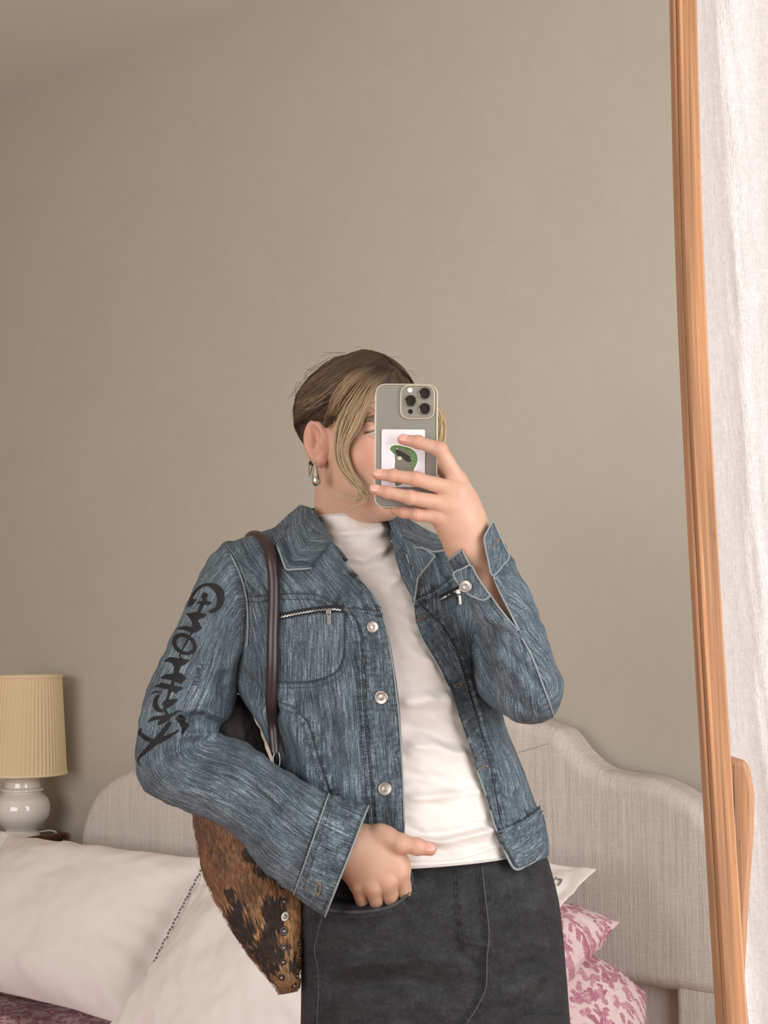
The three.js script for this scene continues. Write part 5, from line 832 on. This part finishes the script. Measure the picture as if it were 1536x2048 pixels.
// ---------------------------------------------------------------- phone in the raised hand
{
  const pz = 1.722, c = P(812.5, 891, pz), ph = thing('smartphone', 'grey smartphone in a clear case held in the raised hand', 'phone', c);
  ph.rotation.z = THREE.MathUtils.degToRad(-0.4);
  const k = pz / FOC * 1.004, w = 127 * k, h = 253 * k, rb = (w, h, r) => { const s = new THREE.Shape(), x = w / 2, y = h / 2; s.moveTo(-x + r, -y); s.lineTo(x - r, -y); s.quadraticCurveTo(x, -y, x, -y + r); s.lineTo(x, y - r); s.quadraticCurveTo(x, y, x - r, y); s.lineTo(-x + r, y); s.quadraticCurveTo(-x, y, -x, y - r); s.lineTo(-x, -y + r); s.quadraticCurveTo(-x, -y, -x + r, -y); return s; };
  const ex = (s, d, b, z) => new THREE.ExtrudeGeometry(s, { depth: d, bevelEnabled: true, bevelThickness: b, bevelSize: b, bevelOffset: -b, bevelSegments: 4, curveSegments: 12 }).translate(0, 0, z);
  part('back_glass', ex(rb(w - 0.0036, h - 0.0036, 0.0135), 0.0062, 0.0012, -0.0085), M.phone, ph);
  part('screen', ex(rb(w - 0.006, h - 0.006, 0.0125), 0.0004, 0.0002, -0.0094), M.screen, ph);
  const ring = rb(w, h, 0.0155), hole = rb(w - 0.0042, h - 0.0042, 0.0135); ring.holes.push(new THREE.Path(hole.getPoints(14)));
  part('case_bumper', new THREE.ExtrudeGeometry(ring, { depth: 0.0088, bevelEnabled: true, bevelThickness: 0.0007, bevelSize: 0.0006, bevelOffset: -0.0006, bevelSegments: 3, curveSegments: 12 }).translate(0, 0, -0.0092), M.caseEdge, ph, 'clear case edge');
  for (const [y, l] of [[0.036, 0.011], [0.022, 0.013]]) part('side_button', new RoundedBoxGeometry(0.0014, l, 0.003, 2, 0.0006).translate(-w / 2 - 0.0003, y, -0.004), M.titanium, ph);
  // camera island, pixel offsets from the phone's middle
  const q = (x, y) => [(x - 812.5) * k, -(y - 891) * k], il = q(835, 802);
  const isl = part('camera_island', ex(rb(64 * k, 64 * k, 0.0118), 0.0018, 0.0007, -0.0012).translate(il[0], il[1], 0), M.phone, ph, 'raised square camera island');
  const r2 = rb(71 * k, 71 * k, 0.0142); r2.holes.push(new THREE.Path(rb(64.5 * k, 64.5 * k, 0.0119).getPoints(14)));
  part('island_rim', new THREE.ExtrudeGeometry(r2, { depth: 0.0022, bevelEnabled: true, bevelThickness: 0.0006, bevelSize: 0.0006, bevelOffset: -0.0006, bevelSegments: 3, curveSegments: 12 }).translate(il[0], il[1], -0.001), M.caseEdge, isl);
  for (const [x, y] of [[849.5, 785], [820.8, 800.5], [849.5, 816.5]]) {
    const [a, b] = q(x, y);
    part('lens_ring', new THREE.CylinderGeometry(12.6 * k, 13 * k, 0.0026, 40).rotateX(Math.PI / 2).translate(a, b, 0.0022), M.titanium, isl);
    part('lens', new THREE.SphereGeometry(11.3 * k, 32, 16, 0, 6.2832, 0, Math.PI / 2).scale(1, 0.1, 1).rotateX(Math.PI / 2).translate(a, b, 0.0035), M.lens, isl, 'black camera lens');
  }
  { const [a, b] = q(819.5, 778); part('flash', new THREE.SphereGeometry(5 * k, 24, 12, 0, 6.2832, 0, Math.PI / 2).scale(1, 0.25, 1).rotateX(Math.PI / 2).translate(a, b, 0.0013), M.flash, isl); const [d, e] = q(820.5, 822); part('depth_sensor', new THREE.CylinderGeometry(5 * k, 5 * k, 0.0008, 28).rotateX(Math.PI / 2).translate(d, e, 0.0014), M.lens, isl); }
  // card under the case, with a leaf sticker
  const cd = q(806.5, 917), cw = 87.5 * k, ch = 117 * k;
  const card = part('card', new THREE.ExtrudeGeometry(rb(cw, ch, 0.0026), { depth: 0.0005, bevelEnabled: false, curveSegments: 10 }).translate(cd[0], cd[1], 0.0001), std({ color: 'rgb(232,226,232)', roughness: 0.4 }), ph, 'white card tucked in the case');
  const sh = (pts, z, m, name) => part(name, new THREE.ExtrudeGeometry(poly(pts.map(([x, y]) => q(730 + x / 6.83, 740 + y / 6.83))), { depth: 0.00012, bevelEnabled: false, curveSegments: 8 }).translate(0, 0, z), m, card);
  sh([[318, 1085], [345, 1030], [420, 1005], [520, 1030], [610, 1050], [690, 1100], [735, 1190], [735, 1290], [705, 1370], [690, 1560], [600, 1600], [540, 1570], [470, 1600], [410, 1610], [380, 1560], [372, 1380], [390, 1200], [375, 1160], [330, 1140]], 0.00062, std({ color: 'rgb(246,243,243)', roughness: 0.3 }), 'sticker_border');
  sh([[400, 1120], [480, 1060], [580, 1080], [650, 1180], [680, 1290], [670, 1370], [680, 1540], [600, 1570], [540, 1550], [420, 1590], [405, 1380], [410, 1240]], 0.00076, std({ color: 'rgb(122,118,104)', roughness: 0.5 }), 'sticker_print');
  sh([[412, 1085], [470, 1100], [560, 1150], [640, 1210], [625, 1260], [560, 1250], [500, 1190], [460, 1180], [425, 1150]], 0.0009, std({ color: 'rgb(44,40,40)', roughness: 0.5 }), 'sticker_print');
  sh([[448, 1190], [490, 1190], [500, 1225], [470, 1235], [448, 1220]], 0.0009, std({ color: 'rgb(214,208,200)', roughness: 0.5 }), 'sticker_print');
  sh([[338, 1088], [365, 1045], [430, 1030], [520, 1045], [620, 1075], [690, 1130], [716, 1200], [710, 1270], [680, 1340], [652, 1362], [650, 1310], [620, 1210], [580, 1100], [480, 1070], [420, 1085], [405, 1150], [370, 1125]], 0.00104, std({ color: 'rgb(92,128,74)', roughness: 0.5 }), 'sticker_leaf');
  for (const [a, b, e, f] of [[592, 1100, 690, 1160], [610, 1150, 708, 1200], [628, 1200, 708, 1246], [640, 1250, 700, 1290], [648, 1300, 682, 1330]]) sh([[a, b], [e, f], [e, f + 6], [a, b + 8]], 0.00118, std({ color: 'rgb(150,178,126)', roughness: 0.5 }), 'sticker_leaf_vein');
}

// ---------------------------------------------------------------- cowhide shoulder bag
{
  const bag = thing('handbag', 'brown cowhide shoulder bag with black patches hanging under the arm', 'bag', P(500, 1990, 1.93));
  const keys = [[446, 1372, 482, 1392, 1.965, 0.012], [430, 1412, 500, 1420, 1.96, 0.03], [414, 1470, 522, 1470, 1.955, 0.042], [398, 1540, 545, 1540, 1.95, 0.05], [386, 1620, 575, 1620, 1.94, 0.054], [396, 1700, 598, 1700, 1.93, 0.054], [411, 1760, 604, 1760, 1.925, 0.05], [440, 1820, 604, 1820, 1.92, 0.045], [476, 1880, 603, 1880, 1.92, 0.04], [512, 1930, 602, 1930, 1.92, 0.034], [546, 1970, 600, 1968, 1.92, 0.026], [560, 1990, 592, 1984, 1.92, 0.012]];
  const loft = new Loft(keys, { p: 2.0 }), map = new DepthMap(360, 1350, 640, 2010);
  // hide: tan hair with dark patches, drawn in the bag's own width and length
  const S = 1024, n1 = vnoise(S, S, 220, 60), n2 = vnoise(S, S, 90, 22), n3 = vnoise(S, S, 14, 10), n4 = vnoise(S, S, 480, 130), n5 = vnoise(S, S, 30, 24);
  const patches = [[470, 1835, 22, 34, 0.5], [485, 1870, 24, 40, 0.6], [545, 1850, 22, 58, 0.05], [525, 1900, 26, 30, 0.7], [560, 1830, 14, 30, 0], [530, 1945, 16, 34, 0.6], [592, 1930, 10, 28, 0], [500, 1720, 20, 16, 0.4], [530, 1750, 26, 14, 0.4], [545, 1690, 26, 40, -0.5], [460, 1800, 12, 18, 0.4], [560, 1905, 14, 26, 0.2], [548, 1925, 14, 30, 0.5]];
  const hide = dataTex(S, S, (x, y, i) => {
    const th = x / S * Math.PI * 2, v = y / S, s = -Math.cos(th), r = loft.row(v), px = lerp(r[0], r[2], (s + 1) / 2), py = lerp(r[1], r[3], (s + 1) / 2), wx = (n5[i] - 0.5) * 34 + (n2[i] - 0.5) * 26, wy = (n3[i] - 0.5) * 60 + (n2[i] - 0.5) * 20;
    let d = 0; if (th < Math.PI) for (const [cx, cy, rx, ry, a] of patches) { const dx = px + wx * 0.5 - cx, dy = py + wy * 0.5 - cy, ca = Math.cos(a), sa = Math.sin(a); d = Math.max(d, smooth(1.15, 0.7, Math.hypot((dx * ca + dy * sa) / rx, (-dx * sa + dy * ca) / ry) + (n1[i] - 0.5) * 0.5)); }
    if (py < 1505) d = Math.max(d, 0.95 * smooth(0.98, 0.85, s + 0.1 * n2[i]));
    const k = 0.72 + 0.5 * n1[i] + 0.3 * (n4[i] - 0.5) + 0.4 * (n3[i] - 0.5), gold = smooth(1760, 1840, py) * 0.8, base = [lerp(108, 150, gold) * k, lerp(75, 112, gold) * k, lerp(50, 74, gold) * k], dk = [30, 22, 20];
    return base.map((c, q) => lerp(c, dk[q] * (0.7 + 0.6 * n1[i]), d));
  });
  const hideB = dataTex(512, 512, (x, y) => { const i = (y * 2) * S + x * 2, k = 60 + 150 * n1[i] * 0.6 + 60 * n4[i]; return [k, k, k]; }, false);
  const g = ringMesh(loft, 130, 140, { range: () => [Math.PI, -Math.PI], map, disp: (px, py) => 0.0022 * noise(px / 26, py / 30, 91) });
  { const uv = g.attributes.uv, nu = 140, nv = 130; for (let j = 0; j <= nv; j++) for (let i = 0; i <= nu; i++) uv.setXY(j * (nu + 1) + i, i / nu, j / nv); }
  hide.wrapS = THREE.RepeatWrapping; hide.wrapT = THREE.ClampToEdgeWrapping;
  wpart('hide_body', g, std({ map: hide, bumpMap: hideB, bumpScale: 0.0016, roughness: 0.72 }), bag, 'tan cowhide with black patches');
  // short hair standing off the outline
  const furs = []; for (let i = 0; i < 2600; i++) { const v = rr(0.3, 0.99), th = rr(-0.3, 3.44), a = P(...loft.pt(v, th, 0.0002)), b = P(...loft.pt(Math.min(1, v + 0.012), th + rr(-0.05, 0.05), rr(0.0015, 0.004))); const gg = new THREE.ConeGeometry(0.00035, a.distanceTo(b), 3); gg.translate(0, a.distanceTo(b) / 2, 0); gg.applyQuaternion(new THREE.Quaternion().setFromUnitVectors(V(0, 1, 0), b.clone().sub(a).normalize())); gg.translate(a.x, a.y, a.z); furs.push(gg); }
  const fur = wpart('fur', merged(furs), std({ color: 'rgb(104,72,46)', roughness: 0.8 }), bag); fur.userData.kind = 'stuff';
  const stud = (x, y, r, pale) => { const [p, n] = map.frame(x, y, 0.0012, 6); const o = wpart('rivet', placed(new THREE.SphereGeometry(r * 0.5 * 0.00074, 16, 10), p.clone().addScaledVector(n, 0.0008), n), M.pewter, bag); const e = new THREE.TorusGeometry(r * 0.00074 * 0.8, r * 0.00074 * 0.34, 8, 24).scale(1, 1, 0.4); part('washer', placed(e, p, n).applyMatrix4(bag.matrixWorld.clone().invert()), pale ? M.flash : M.leather, o); };
  for (const [x, y, r, pale] of [[564, 1773, 5], [568, 1803, 6], [570, 1833, 8, 1], [568, 1862, 8], [567, 1895, 6], [566, 1924, 6], [563, 1955, 6], [553, 1972, 5], [598, 1888, 4], [598, 1916, 4], [594, 1952, 5], [588, 1971, 5]]) stud(x, y, r, pale);
  const sd = (x, y, o) => { const t = torsoMap.at(x, y); return P(x, y, t - o); };
  const strapPts = [P(470, 1380, 2.06), P(478, 1200, 2.11), P(488, 1110, 2.07), P(496, 1084, 2.0), P(504, 1073, 1.95), P(518, 1074, 1.915), P(532, 1086, 1.885), sd(541, 1110, 0.014), sd(547, 1150, 0.011), sd(548, 1200, 0.010), sd(546, 1260, 0.010), sd(545, 1330, 0.011), sd(543, 1400, 0.012), P(546, 1450, 1.878), P(550, 1506, 1.872)];
  wpart('strap', tube(strapPts, 0.0086, false, 160, 14, (t) => t > 0.9 ? lerp(1, 0.7, (t - 0.9) / 0.1) : 1), M.leather, bag, 'rounded dark brown leather strap');
  wpart('ring', new THREE.TorusGeometry(0.008, 0.0014, 8, 28).scale(0.6, 1.6, 1).translate(...P(553, 1520, 1.872).toArray()), M.pewter, bag);
  wpart('strap_tab', tube([P(553, 1532, 1.872), P(552, 1560, 1.885), P(545, 1590, 1.9)], 0.006, false, 20, 10), M.leather, bag);
}

renderer.render(scene, camera);
